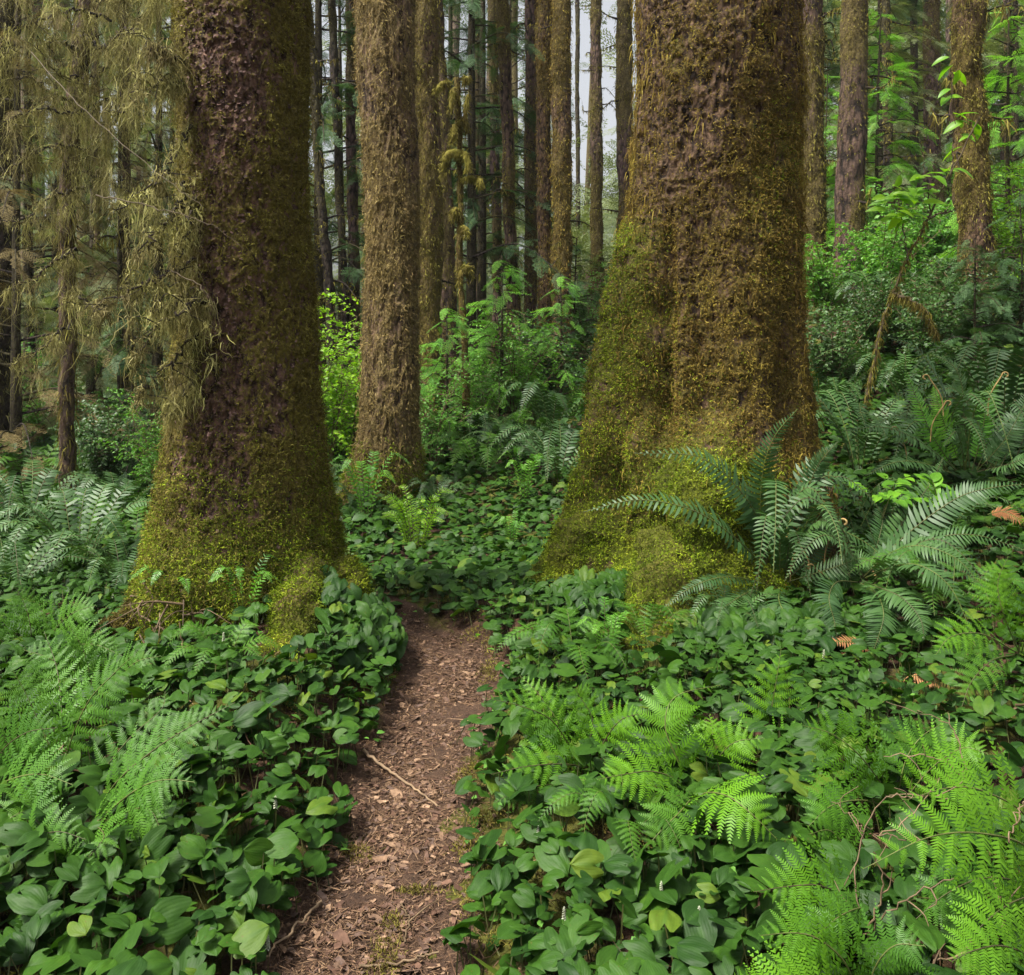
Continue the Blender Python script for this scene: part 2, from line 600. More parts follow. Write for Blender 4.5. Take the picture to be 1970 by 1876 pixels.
m, nt, N, L = new_mat("forest_soil")
r_, g_, b_ = tint_nodes(nt)
n1 = nnoise(nt, 30, 6, 0.65)
n2 = nnoise(nt, 4, 3, 0.6)
c = nmix(nt, ramp(nt, n1, 0.35, 0.7), (0.018, 0.011, 0.007), (0.085, 0.045, 0.026))
mo = nmix(nt, ramp(nt, n1, 0.3, 0.7), (0.03, 0.035, 0.006), (0.09, 0.09, 0.014))
c = nmix(nt, ramp(nt, nmath(nt, 'ADD', r_, nmath(nt, 'MULTIPLY', n1, 0.6)), 0.85, 1.1), c, mo)
bs = N.new("ShaderNodeBsdfPrincipled")
bs.inputs['Roughness'].default_value = 0.95
bs.inputs['Specular IOR Level'].default_value = 0.2
L.new(c, bs.inputs['Base Color'])
bp = N.new("ShaderNodeBump")
bp.inputs['Strength'].default_value = 0.8
bp.inputs['Distance'].default_value = 0.03
L.new(n1, bp.inputs['Height'])
L.new(bp.outputs[0], bs.inputs['Normal'])
L.new(bs.outputs[0], N.new("ShaderNodeOutputMaterial").inputs[0])
tag(obj("ground", G, m), "dark forest floor of brown needle litter with patches of moss", "ground", kind='structure')

# the trodden path: a sheet just proud of the ground, its edges sinking into it
ny, nx = 420, 60
yy = np.linspace(-2.5, 5.9, ny)
vv = np.linspace(-1, 1, nx)
YY, VV = np.meshgrid(yy, vv, indexing='ij')
edge = 1 + 0.16 * vnoise(np.stack([YY * 3, np.sign(VV) * 5, YY * 0], -1), 21) + 0.1 * vnoise(np.stack([YY * 11, np.sign(VV) * 5, YY * 0], -1), 22)
XX = path_x(YY) + VV * (path_hw(YY) + 0.10) * edge
ZZ = terrain(XX, YY)
q = np.stack([XX, YY, ZZ], -1)
ZZ = ZZ + 0.02 * (1 - np.abs(VV) ** 4) - 0.004 + (0.012 * fbm(q * 7, 3, 31) + 0.006 * fbm(q * 28, 3, 33)) * (1 - VV ** 4)
G = Geo()
pm = np.clip(0.15 + 0.55 * fbm(q * 2.3, 3, 41) + 0.5 * np.abs(VV) ** 3, 0, 1)
G.add(np.stack([XX, YY, ZZ], -1), grid_faces(ny, nx), np.stack([pm.ravel(), pm.ravel()], -1))
m, nt, N, L = new_mat("trodden_soil")
r_, g_, b_ = tint_nodes(nt)
n1 = nnoise(nt, 55, 6, 0.7)
n2 = nnoise(nt, 6, 4, 0.6)
n3 = nnoise(nt, 140, 4, 0.7)
c = nmix(nt, ramp(nt, n1, 0.34, 0.66), (0.028, 0.016, 0.010), (0.09, 0.05, 0.031))
c = nmix(nt, ramp(nt, n2, 0.35, 0.7), c, nmix(nt, ramp(nt, n3, 0.35, 0.65), (0.042, 0.023, 0.014), (0.14, 0.082, 0.05)))
c = nmix(nt, ramp(nt, nmath(nt, 'ADD', r_, nmath(nt, 'MULTIPLY', n1, 0.7)), 0.9, 1.2), c, nmix(nt, n3, (0.07, 0.065, 0.012), (0.17, 0.15, 0.03)))
bs = N.new("ShaderNodeBsdfPrincipled")
bs.inputs['Roughness'].default_value = 0.9
bs.inputs['Specular IOR Level'].default_value = 0.25
L.new(c, bs.inputs['Base Color'])
bp = N.new("ShaderNodeBump")
bp.inputs['Strength'].default_value = 1.0
bp.inputs['Distance'].default_value = 0.015
L.new(nmath(nt, 'ADD', n1, n3), bp.inputs['Height'])
L.new(bp.outputs[0], bs.inputs['Normal'])
L.new(bs.outputs[0], N.new("ShaderNodeOutputMaterial").inputs[0])
tag(obj("path", G, m), "narrow trodden earth path of reddish brown litter between green banks", "path", kind='structure')


# ------------------------------------------------------------------ trunks
class Trunk:
    """a trunk as a fine grid of rings, from rows of (row, left edge, right edge) seen at distance d"""

    def __init__(s, rows, d, nth, nz, seed, lobes=(), big=0.03, mid=0.015, fine=0.008, stretch=0.35, zlo=-0.25, zadd=1.5, fr=1.0, knobs=(), tuft=0.0, tf=(22, 13), lump=0.0, fold=None):
        a = np.array([(CAM_H - (py - HOR) / F_PX * d, ((l + r) / 2 - 985) / F_PX * d, (r - l) / 2 / F_PX * d) for py, l, r in rows])
        a = a[np.argsort(a[:, 0])]
        zt = a[-1, 0] + zadd
        zs = np.linspace(0, 1, nz)
        zs = zlo + (zt - zlo) * zs
        th = np.linspace(0, TAU, nth, endpoint=False)
        Zg, Tg = np.meshgrid(zs, th, indexing='ij')
        slope = (a[-1, 1:] - a[-2, 1:]) / (a[-1, 0] - a[-2, 0])
        cx = np.interp(Zg, a[:, 0], a[:, 1]) + np.clip(Zg - a[-1, 0], 0, None) * slope[0]
        R = np.interp(Zg, a[:, 0], a[:, 2])
        k = max(3, int(nz * 0.02))
        ker = np.ones(2 * k + 1) / (2 * k + 1)
        for A in (cx, R):
            col = np.convolve(np.pad(A[:, 0], k, 'edge'), ker, 'valid')
            A[:] = col[:, None]
        rr = R.copy()
        for (t0, wd, zr, amp) in lobes:
            dt = np.abs((Tg - t0 + math.pi) % TAU - math.pi)
            zr = np.array(zr)
            o = np.argsort(zr)
            rr = rr + np.interp(Zg, zr[o], np.array(amp)[o]) * np.exp(-(dt / wd) ** 2)
        p = np.stack([cx + rr * np.cos(Tg), d + rr * np.sin(Tg), Zg * 1.0], -1)
        q = p * np.array([1, 1, stretch])
        disp = big * fbm(q * 3 * fr, 3, seed) + mid * fbm(q * 13 * fr, 3, seed + 20) + fine * fbm(p * 45 * fr * np.array([1, 1, 0.6]), 2, seed + 40)
        out = np.stack([np.cos(Tg), np.sin(Tg), 0 * Tg], -1)
        sx, sy = 985 + F_PX * p[..., 0] / p[..., 1], HOR - F_PX * (p[..., 2] - CAM_H) / p[..., 1]
        for (kx, ky, kr, ka) in knobs:          # burls and swellings
            e = (sx - kx) ** 2 + (sy - ky) ** 2 + np.where(np.sin(Tg) > 0.1, 1e9, 0)
            c0 = p.reshape(-1, 3)[np.argmin(e)]
            disp = disp + ka * np.exp(-np.sum((p - c0) ** 2, -1) / kr ** 2)
        # tangled tufts: a net of worm-like ridges with hollows between them, on broader cushions
        w = p * np.array([tf[0], tf[0], tf[1]])
        w = w + 1.1 * np.stack([vnoise(w * .45, seed + 61), vnoise(w * .45 + 7.7, seed + 62), vnoise(w * .45 + 3.1, seed + 63)], -1)
        rg = 1 - 2.2 * np.abs(vnoise(w, seed + 60))
        rg2 = 1 - 2.2 * np.abs(vnoise(w * 1.9 + 5, seed + 64))
        s.ridge = np.clip(0.5 + 0.33 * rg + 0.22 * rg2 - 0.18, 0, 1)
        disp = disp + tuft * (0.65 * rg + 0.35 * rg2) + lump * fbm(p * np.array([7, 7, 5.5]), 2, seed + 66)
        if fold:            # long folds running up from between the roots
            fz = np.interp(Zg, fold[0], fold[1])
            disp = disp + fz * (1 - 2.4 * np.abs(vnoise(p * np.array([4.6, 4.6, 0.7]), seed + 70)))
        s.P = p + out * disp[..., None]
        du = np.gradient(s.P, axis=0)
        dv = np.roll(s.P, -1, 1) - np.roll(s.P, 1, 1)
        s.N = unit(np.cross(dv, du))
        s.Z, s.Th, s.R, s.d, s.disp = Zg, Tg, rr, d, disp
        s.area = np.linalg.norm(np.cross(dv / 2, du), axis=-1)

    def mesh_to(s, g, moss, green=None):
        n = np.clip(moss, 0, 1).ravel()
        g.add(s.P, grid_faces(*s.Z.shape, True), np.stack([n, n * 0 if green is None else np.clip(green, 0, 1).ravel()], -1))

    def pick(s, n, w):
        w = (np.clip(w, 0, None) * s.area).ravel()
        i = rng.choice(len(w), n, p=w / w.sum())
        du = np.gradient(s.P, axis=0).reshape(-1, 3)[i]
        dv = ((np.roll(s.P, -1, 1) - s.P).reshape(-1, 3))[i]
        pos = s.P.reshape(-1, 3)[i] + du * rng.uniform(-.5, .5, (n, 1)) + dv * rng.uniform(-.5, .5, (n, 1))
        return pos, s.N.reshape(-1, 3)[i]


def moss_tufts(tr, n, w, length, width, droop=0.25, out=0.45, down=0.35, curl=0.45, nseg=3, per=3, spread=0.012, tintf=None):
    """n tufts of a few curled strands each, growing from the trunk where w is high"""
    g = Geo()
    p, nn = tr.pick(n, w)
    p, nn = np.repeat(p, per, 0), np.repeat(nn, per, 0)
    K = len(p)
    t = np.repeat(rng.uniform(0, 1, n), per)
    p = p + rng.normal(size=(K, 3)) * spread - nn * 0.004
    D = nn * out + rng.normal(size=(K, 3)) * 0.5 + np.array([0, 0, -down])
    V, Fc, m_ = strands(p, D, length * rng.uniform(0.45, 1.3, K), width * rng.uniform(0.6, 1.3, K), nseg, droop, curl)
    tt = np.clip(t * 0.7 + rng.uniform(0, 0.35, K) + (tintf(p) if tintf else 0), 0, 1)
    g.add(V, Fc, np.repeat(tt, m_))
    return g


def camera_side(tr, lim=-0.35):
    """moss only on what a viewer near the path can see"""
    v = unit(np.array([0, 0, CAM_H]) - tr.P)
    return sst(lim, lim + 0.25, np.sum(v * tr.N, -1))


ROOTS = []


def root_part(parent, origin, pts, r0, r1, seed, mat, mossmat, nm, flat=0.75):
    """a surface root: a lumpy tapering ridge with moss growing on it"""
    n, sides = 130, 90
    c = curve(pts, n)
    ROOTS.append((c, r0, r1))
    rad = np.linspace(r0, r1, n) * (1 + 0.2 * vnoise(np.stack([np.linspace(0, 7, n), np.full(n, seed), np.zeros(n)], -1), 3))
    V, F = tube(c, rad, sides)
    V = V.reshape(n, sides, 3)
    D = V - c[:, None]
    D[..., 2] *= flat
    V = c[:, None] + D
    nn = unit(D)
    V = V + nn * (0.035 * fbm(V * 6, 3, seed) + 0.012 * fbm(V * 26, 2, seed + 5) + 0.016 * (1 - 2.2 * np.abs(vnoise(V * 19 + 1.2 * vnoise(V * 9, seed + 7)[..., None], seed + 8))))[..., None]
    g = Geo()
    mo = np.clip(0.85 + 0.4 * fbm(V * 4, 2, seed + 1), 0.4, 1).ravel()
    g.add(V, F, np.stack([mo, mo * (0.8 if mossmat == 'moss_green' else 0)], -1))
    ro = obj("root", g, M[mat], parent, origin)
    W = V.reshape(-1, 3)
    NN = nn.reshape(-1, 3)
    ok = np.where((NN[:, 2] > -0.35))[0]
    i = np.repeat(rng.choice(ok, int(nm * 1.4)), 3)
    K = len(i)
    p = W[i] + rng.normal(size=(K, 3)) * 0.012
    S, Fc, m_ = strands(p, NN[i] * 0.6 + rng.normal(size=(K, 3)) * 0.5 + [0, 0, -.1], 0.02 * rng.uniform(.5, 1.3, K), 0.0048 * rng.uniform(.6, 1.3, K), 3, .1, .75)
    g = Geo()
    g.add(S, Fc, np.repeat(np.clip(0.45 + .4 * vnoise(p * 7, 2) + rng.uniform(-.3, .3, K), 0, 1), m_))
    obj("root_moss", g, M[mossmat], ro, origin)
# ------------------------------------------------------------------ great tree left of the path
zt = lambda py, d: CAM_H - (py - HOR) / F_PX * d
d = 4.55
tr = Trunk([(-300, 352, 572), (0, 350, 581), (200, 346, 586), (400, 350, 592), (600, 352, 605), (800, 338, 618), (900, 327, 629),
            (1000, 313, 641), (1100, 292, 650), (1180, 272, 662), (1260, 255, 676), (1400, 240, 684)], d, 560, 1100, 3,
           lobes=[(math.radians(-62), 0.30, [zt(1030, d), zt(1150, d), zt(1250, d), zt(1330, d), -0.3], [0, 0.05, 0.15, 0.26, 0.34]),
                  (math.radians(-155), 0.35, [zt(1050, d), zt(1180, d), zt(1300, d), -0.3], [0, 0.04, 0.12, 0.16]),
                  (math.radians(-110), 0.25, [zt(1080, d), zt(1200, d), -0.3], [0, 0.05, 0.12])],
           big=0.018, mid=0.006, fine=0.007, stretch=0.4, fold=([0, .6, 1.4, 4], [.026, .02, .01, .008]), tuft=0.014, tf=(28, 18),
           knobs=[(560, 1080, .15, .03), (400, 1120, .14, .06), (470, 1160, .1, .05), (330, 1100, .12, .05), (610, 1060, .1, .04), (280, 1160, .12, .03)])
h = tr.P[..., 2]
azc = np.abs((tr.Th + math.pi / 2 + math.pi) % TAU - math.pi)        # angle away from the viewer's side
base_m = sst(1.0, 0.15, h)
edge_m = 0.35 * sst(0.35, 1.25, azc)
patch = 0.35 * fbm(tr.P * np.array([2.2, 2.2, 1.4]), 3, 77)
moss = np.clip(0.52 + edge_m + 0.6 * base_m + patch, 0.03, 1)
moss = np.clip(moss * (0.25 + 1.5 * tr.ridge), 0, 1)
left_tree = thing("spruce_tree", "massive trunk left of the path, flaking purple brown bark, moss creeping up its base", "tree", LT)
G = Geo(); tr.mesh_to(G, moss, sst(1.0, 0.3, h + 0.5 * patch))
trunk_o = obj("trunk", G, M['bark_red'], left_tree, LT)
vis = camera_side(tr)
dense = np.clip(moss, 0.05, 1) * vis * (.1 + tr.ridge) ** 1.5
g = moss_tufts(tr, 38000, dense * sst(-0.05, 0.55, h + 0.15 * patch), 0.024, 0.0048, curl=0.85, droop=.15, down=.2, spread=0.014)
obj("moss", g, M['moss_olive'], left_tree, LT)
g = moss_tufts(tr, 24000, vis * sst(1.15, 0.35, h + 0.6 * patch) * (.1 + tr.ridge) ** 1.5, 0.02, 0.0046, droop=0.1, out=0.7, down=0.1, curl=.7)
obj("base_moss", g, M['moss_green'], left_tree, LT)
LEFT = tr
root_part(left_tree, LT, [P(560, 1010, 4.42), P(580, 1120, 4.15), P(566, 1210, 3.92), P(530, 1290, 3.75), P(498, 1370, 3.62), P(480, 1420, 3.58)], .12, .07, 5, 'bark_gold', 'moss_green', 6500)
root_part(left_tree, LT, [P(345, 1100, 4.4), P(300, 1150, 4.3), P(255, 1185, 4.22), P(210, 1215, 4.2)], .11, .04, 8, 'bark_red', 'moss_olive', 2400)
root_part(left_tree, LT, [P(640, 1090, 4.45), P(668, 1160, 4.35), P(690, 1220, 4.25)], .13, .05, 9, 'bark_red', 'moss_green', 1800)
# flaking bark scales
pos, nn = tr.pick(7000, vis * sst(0.75, 0.2, moss))
fw = unit(np.array([0, 0, -1.0]) + rng.normal(size=pos.shape) * 0.9)
sc_ = rng.uniform(0.004, 0.014, len(pos))
Mx = axes(fw, nn + rng.normal(size=pos.shape) * 0.7) * sc_[:, None, None]
flake_v = np.array([[-.6, -.7, 0], [.55, -.6, .05], [.75, .5, .32], [-.5, .8, .38], [0, 0, .1]])
flake_f = np.array([[0, 1, 4], [1, 2, 4], [2, 3, 4], [3, 0, 4]])
G = Geo(); G.inst(flake_v, flake_f, Mx, pos, rng.uniform(0, 1, len(pos)))
M['flake'] = mat_rand("flake", [(0.035, 0.018, 0.014), (0.075, 0.04, 0.034), (0.12, 0.07, 0.06), (0.19, 0.115, 0.1)], 0.8, 0.3, 60)
obj("bark_scales", G, M['flake'], left_tree, LT, smooth=False)
# roots and dead twigs tangled at its foot
G = Geo()
for k in range(46):
    a = rng.uniform(math.radians(-150), math.radians(-75))
    ii = np.argmin(np.abs(tr.Z[:, 0] - rng.uniform(0.05, 0.42)))
    jj = int((a % TAU) / TAU * tr.Z.shape[1])
    p0 = tr.P[ii, jj] + tr.N[ii, jj] * rng.uniform(0.0, 0.03)
    dr = unit(np.array([rng.uniform(-1, 1), rng.uniform(-.7, 0), rng.uniform(-.6, .35)]))
    l = rng.uniform(0.08, 0.28)
    pts = curve([p0, p0 + dr * l * .5 + rng.normal(size=3) * .025 + [0, -.02, .02], p0 + dr * l + [0, -.02, -0.05]], 9)
    V, Fc = tube(pts, np.linspace(rng.uniform(.003, .007), .0015, 9), 5)
    G.add(V, Fc, rng.uniform(0, 1))
obj("root_twigs", G, M['twig'], left_tree, LT)

# ------------------------------------------------------------------ great tree right of the path
d = 5.45
rows = [(-300, 1232, 1530), (0, 1229, 1533), (200, 1228, 1533), (400, 1229, 1530), (600, 1228, 1532), (800, 1222, 1540), (900, 1215, 1550),
        (1000, 1205, 1568), (1100, 1180, 1595), (1200, 1150, 1620), (1300, 1130, 1640)]
Z = lambda *a: [zt(v, d) for v in a]
tr = Trunk(rows, d, 620, 1100, 13,
           lobes=[(math.radians(188), 0.42, Z(350, 410, 480, 560, 660, 760, 860, 960, 1060, 1150, 1250), [0, .035, .11, .18, .235, .285, .31, .33, .42, .54, .64]),
                  (math.radians(-103), 0.42, Z(780, 860, 930, 1000, 1080, 1160, 1260), [0, .17, .24, .17, .33, .38, .5]),
                  (math.radians(-135), 0.3, Z(800, 900, 1000, 1100, 1200), [0, .04, .08, .16, .26]),
                  (math.radians(-112), 0.16, Z(1060, 1130, 1200, 1270, 1340), [0, .1, .36, .62, .75]),
                  (math.radians(-20), 0.4, Z(850, 1000, 1200), [0, .05, .2]), (math.radians(224), 0.11, Z(400, 500, 820, 900), [0, -.10, -.11, 0]),
                  (math.radians(208), 0.09, Z(700, 820, 1150, 1250), [0, -.11, -.14, -.06]), (math.radians(236), 0.1, Z(880, 1000, 1200), [0, -.10, -.12])],
           big=0.022, mid=0.008, fine=0.008, stretch=0.4, tuft=0.016, tf=(25, 17), lump=0.012, fold=([0, .8, 1.6, 2.6, 4], [.075, .06, .035, .018, .012]),
           knobs=[(1290, 930, .17, .12), (1330, 1000, .15, .10), (1250, 860, .16, .07), (1310, 1085, .16, .12), (1190, 830, .15, .06), (1150, 740, .14, .04), 
                  (1140, 1080, .14, .08), (1215, 1060, .11, -.06), (1170, 960, .13, -.08), (1285, 1010, .06, -.04), (1400, 870, .15, .05), (1530, 960, .2, .08), (1440, 1010, .14, -.06), (1275, 700, .09, -.05), (1262, 600, .08, -.05), (1270, 780, .1, -.06)])
h = tr.P[..., 2]
burl = np.exp(-(((tr.Th - math.radians(188) + math.pi) % TAU - math.pi) / 0.5) ** 2) * sst(zt(390, d), zt(480, d), h)
front = np.exp(-(((tr.Th - math.radians(-103) + math.pi) % TAU - math.pi) / 0.55) ** 2) * sst(zt(800, d), zt(900, d), h)
patch = fbm(tr.P * np.array([2, 2, 1.2]), 3, 87)
greenf = np.clip(burl * (0.85 + 0.3 * patch) + 1.3 * front + 0.9 * sst(zt(960, d), zt(1130, d), h) + 0.2 * patch, 0, 1)
moss = np.clip(0.55 + 0.35 * patch + 0.5 * greenf - 0.2 * sst(zt(420, d), zt(60, d), h) * sst(-2.9, -1.6, -np.abs(tr.Th - math.radians(275))), 0, 1)
moss = np.clip(moss * (0.3 + 1.3 * tr.ridge), 0, 1)
right_tree = thing("spruce_tree", "huge trunk right of the path with a bulging mossy buttress and bright green foot", "tree", RT)
G = Geo(); tr.mesh_to(G, moss, greenf)
obj("trunk", G, M['bark_gold'], right_tree, RT)
vis = camera_side(tr)
g = moss_tufts(tr, 50000, vis * (.1 + tr.ridge) ** 1.5 * np.clip(moss, .1, 1) * np.clip(1 - greenf * 1.1, 0.03, 1), 0.024, 0.005, curl=0.85, droop=.2, down=.25, spread=0.015)
obj("moss", g, M['moss_gold'], right_tree, RT)
g = moss_tufts(tr, 48000, vis * (.1 + tr.ridge) ** 1.5 * greenf ** 1.3, 0.021, 0.0052, droop=0.1, out=0.6, down=0.15, curl=0.75, tintf=lambda p: 0.25 * vnoise(p * 5, 4))
obj("buttress_moss", g, M['moss_green'], right_tree, RT)
# long shreds of moss down its flanks
flank = vis * (np.exp(-((tr.Th - 0.0 + math.pi) % TAU - math.pi) ** 2 / 0.25) + np.exp(-(((tr.Th - math.pi) + math.pi) % TAU - math.pi) ** 2 / 0.2) * (1 - burl)) + 0.05 * vis
g = moss_tufts(tr, 2000, flank * sst(0.3, 0.8, h), 0.07, 0.006, droop=0.8, out=0.35, down=0.8, curl=0.15, nseg=4, per=4, spread=0.02)
obj("moss_shreds", g, M['moss_gold'], right_tree, RT)
RIGHT = tr
root_part(right_tree, RT, [P(1300, 1060, 4.85), P(1275, 1140, 4.6), P(1252, 1220, 4.38), P(1238, 1300, 4.2), P(1232, 1360, 4.1)], .2, .085, 15, 'bark_gold', 'moss_green', 6000)
root_part(right_tree, RT, [P(1140, 1000, 5.3), P(1105, 1070, 5.2), P(1072, 1130, 5.1), P(1045, 1170, 5.05)], .17, .06, 18, 'bark_gold', 'moss_green', 4000)

# ------------------------------------------------------------------ pale mossy trunk behind the first tree
d = 8.5
tr = Trunk([(-300, 690, 800), (0, 691, 800), (150, 692, 800), (300, 697, 801), (500, 702, 800), (700, 698, 797), (800, 691, 801), (850, 686, 805),
            (900, 676, 806), (950, 664, 812), (1000, 655, 820)], d, 300, 700, 23,
           lobes=[(math.radians(200), 0.4, [zt(850, d), zt(960, d)], [0, 0.09])], big=0.04, mid=0.016, fine=0.008, stretch=0.22, zlo=-0.2, tuft=0.022, tf=(16, 5.5))
h = tr.P[..., 2]
patch = fbm(tr.P * np.array([3, 3, 1.2]), 3, 97)
moss = np.clip(0.7 + 0.45 * patch, 0, 1)
moss = np.clip(moss * (0.35 + 1.1 * tr.ridge), 0, 1)
pale_tree = thing("spruce_tree", "pale straight trunk shaggy with tan moss standing behind the left trunk's right side", "tree", TT)
G = Geo(); tr.mesh_to(G, moss)
obj("trunk", G, M['bark_pale'], pale_tree, TT)
vis = camera_side(tr)
g = moss_tufts(tr, 13000, vis * moss, 0.045, 0.0075, droop=0.4, out=0.35, down=0.6, curl=0.5, per=3, spread=0.02)
obj("moss", g, M['moss_pale'], pale_tree, TT)
g = moss_tufts(tr, 2500, vis * sst(0.75, 0.25, h), 0.05, 0.008, out=0.8, down=0.1)
obj("base_moss", g, M['moss_green'], pale_tree, TT)
PALE = tr
# ------------------------------------------------------------------ fronds
def rail(ctrl, n):
    p = curve(ctrl, n)
    t = unit(np.gradient(p, axis=0))
    return p, t


def blade_frame(t, nrm):
    """side vectors and normals along a rachis, normals staying near nrm"""
    nrm = np.broadcast_to(np.asarray(nrm, float), t.shape)
    nn = unit(nrm - t * np.sum(nrm * t, -1, keepdims=True))
    return np.cross(t, nn), nn


def sword_frond(g, gs, ctrl, width, nrm, npair=34, start=0.12, tint=None, curl_tip=0.0, stiff=0.2):
    """once-cut frond: leathery narrow leaflets along one rachis. g takes leaflets, gs the rachis"""
    n = 40
    p, t = rail(ctrl, n)
    s, nn = blade_frame(t, nrm)
    L = np.linalg.norm(np.diff(p, axis=0), axis=1).sum()
    V, F = tube(p, np.linspace(0.0035, 0.0012, n) * (0.6 + 0.5 * L), 4)
    gs.add(V, F, rng.uniform(0, 1))
    u = np.linspace(start, 0.99, npair)
    ui = u * (n - 1)
    tint = rng.uniform(0, 1) if tint is None else tint
    for sg in (1, -1):
        k = np.clip(ui + (0.25 if sg > 0 else -0.25), 0, n - 1)
        at = lambda A: np.stack([np.interp(k, np.arange(n), A[:, c]) for c in range(3)], -1)
        B, T_, S, N_ = at(p), unit(at(t)), unit(at(s)), unit(at(nn))
        x = (u - start) / (1 - start)
        Ln = width * np.minimum(1, 0.45 + x * 2.4) * np.clip(1 - x ** 2.2, 0.03, 1) * rng.uniform(0.86, 1.1, npair)
        w = np.full(npair, min((0.99 - start) * L / npair * 0.92, width * 0.24)) * np.clip(1.15 - x, 0.35, 1)
        D = unit(S * sg + T_ * (0.22 + 0.25 * x)[:, None] + N_ * (stiff + rng.normal(size=npair) * 0.12)[:, None])
        Wd = unit(T_ - D * np.sum(T_ * D, -1, keepdims=True) + N_ * rng.normal(size=(npair, 1)) * 0.15)
        sr = np.array([0.0, 0.3, 0.68, 1.0])
        hw = np.array([0.34, 0.55, 0.42, 0.03])
        dr = rng.uniform(0.12, 0.4, npair)
        C = B[:, None] + D[:, None] * (Ln[:, None] * sr)[..., None] - N_[:, None] * (Ln * dr)[:, None, None] * (sr ** 2)[None, :, None] + T_[:, None] * (Ln * 0.1)[:, None, None] * (sr ** 2)[None, :, None]
        a = C - Wd[:, None] * (w[:, None] * hw)[..., None]
        b = C + Wd[:, None] * (w[:, None] * hw)[..., None]
        V = np.stack([a, b], 2).reshape(-1, 3)
        f = np.array([[2 * i, 2 * i + 1, 2 * i + 3, 2 * i + 2] for i in range(3)])
        F = (f[None] + (np.arange(npair) * 8)[:, None, None]).reshape(-1, 4)
        tt = np.repeat(np.clip(tint * 0.7 + rng.uniform(0, 0.3, npair), 0, 1), 8)
        g.add(V, F, tt)


def lady_frond(g, gs, ctrl, width, nrm, npair=18, start=0.2, tint=None, m=14, peak=0.22, droop=0.3):
    """twice-cut feathery frond: each side branch carries toothed leaflets"""
    n = 36
    p, t = rail(ctrl, n)
    s, nn = blade_frame(t, nrm)
    L = np.linalg.norm(np.diff(p, axis=0), axis=1).sum()
    V, F = tube(p, np.linspace(0.0035, 0.0009, n) * (0.6 + 0.5 * L), 4)
    gs.add(V, F, rng.uniform(0, 1))
    u = start + (1 - start) * np.linspace(0, 0.985, npair) ** 0.92
    x = (u - start) / (1 - start)
    tint = rng.uniform(0, 1) if tint is None else tint
    for sg in (1, -1):
        k = np.clip(u * (n - 1) + (0.3 if sg > 0 else -0.3), 0, n - 1)
        at = lambda A: np.stack([np.interp(k, np.arange(n), A[:, c]) for c in range(3)], -1)
        B, T_, S, N_ = at(p), unit(at(t)), unit(at(s)), unit(at(nn))
        Ln = width * np.minimum(0.62 + 0.38 * x / peak, 1) * np.clip(1 - ((x - peak) / (1 - peak)).clip(0) ** 1.15, 0.04, 1) * rng.uniform(0.9, 1.08, npair)
        D = unit(S * sg + T_ * (0.22 + 0.35 * x)[:, None] + N_ * (0.12 + rng.normal(size=npair) * 0.1)[:, None])
        Wd = unit(T_ - D * np.sum(T_ * D, -1, keepdims=True))
        Nd = np.cross(D, Wd) * sg
        Nd = Nd * np.sign(np.sum(Nd * N_, -1, keepdims=True))
        mm = m
        sj = np.linspace(0.04, 0.97, mm)
        dr = droop * rng.uniform(0.6, 1.4, npair)
        C = B[:, None] + D[:, None] * (Ln[:, None] * sj)[..., None] - Nd[:, None] * (Ln * dr)[:, None, None] * (sj ** 2)[None, :, None] + T_[:, None] * (Ln * 0.14)[:, None, None] * (sj ** 2)[None, :, None]
        Dl = unit(np.gradient(C, axis=1))
        for s2 in (1, -1):
            ll = (np.minimum(Ln * 0.27, 0.56 * L * (1 - start) / npair + 0.003)[:, None] * np.clip((1 - sj) ** 0.62 * (0.75 + 0.25 * np.minimum(1, sj * 6)), 0.06, 1)[None]) * rng.uniform(0.85, 1.1, (npair, mm))
            step = Ln[:, None] / mm
            E = unit(Wd[:, None] * s2 + Dl * 0.4 - Nd[:, None] * rng.uniform(-.1, .3, (npair, mm, 1)))
            a = C - Dl * (step * 0.46)[..., None]
            b = C + Dl * (step * 0.40)[..., None]
            c = C + Dl * (step * 0.34)[..., None] + E * ll[..., None] * 0.72
            e = C - Dl * (step * 0.22)[..., None] + E * ll[..., None] * 0.62
            tip = C + E * ll[..., None] * 1.08 + Dl * (step * 0.12)[..., None]
            V = np.stack([a, b, c, tip, e], 2).reshape(-1, 3)
            K = npair * mm
            F = (np.array([[0, 1, 2, 4]])[None] + (np.arange(K) * 5)[:, None, None]).reshape(-1, 4)
            F3 = (np.array([[4, 2, 3]])[None] + (np.arange(K) * 5)[:, None, None]).reshape(-1, 3)
            base = g.n
            tt = np.repeat(np.clip(tint * 0.65 + np.repeat(rng.uniform(0, 0.2, npair), mm) + rng.uniform(0, 0.15, K), 0, 1), 5)
            g.add(V, F, tt)
            g.Tr.append(F3 + base)


def arc(base, az, length, rise, tip_drop, bend=0.0):
    """control points of an arching frond: leaves base at azimuth az, climbs, then droops"""
    o = np.array([math.cos(az), math.sin(az), 0.0])
    sd = np.array([-o[1], o[0], 0.0]) * bend
    b = np.asarray(base, float)
    return [b, b + o * length * 0.22 + UP * rise * 0.62, b + o * length * 0.52 + UP * rise + sd * length * .1,
            b + o * length * 0.8 + UP * (rise - tip_drop * 0.35) + sd * length * .22, b + o * length * 0.98 + UP * (rise - tip_drop) + sd * length * .4]


def frond_obj(fn, parent, mat, origin, **kw):
    g, gs = Geo(), Geo()
    fn(g, gs, **kw)
    fo = obj("frond", g, mat, parent, origin)
    obj("stalk", gs, M['stipe'], fo, origin)
    return fo


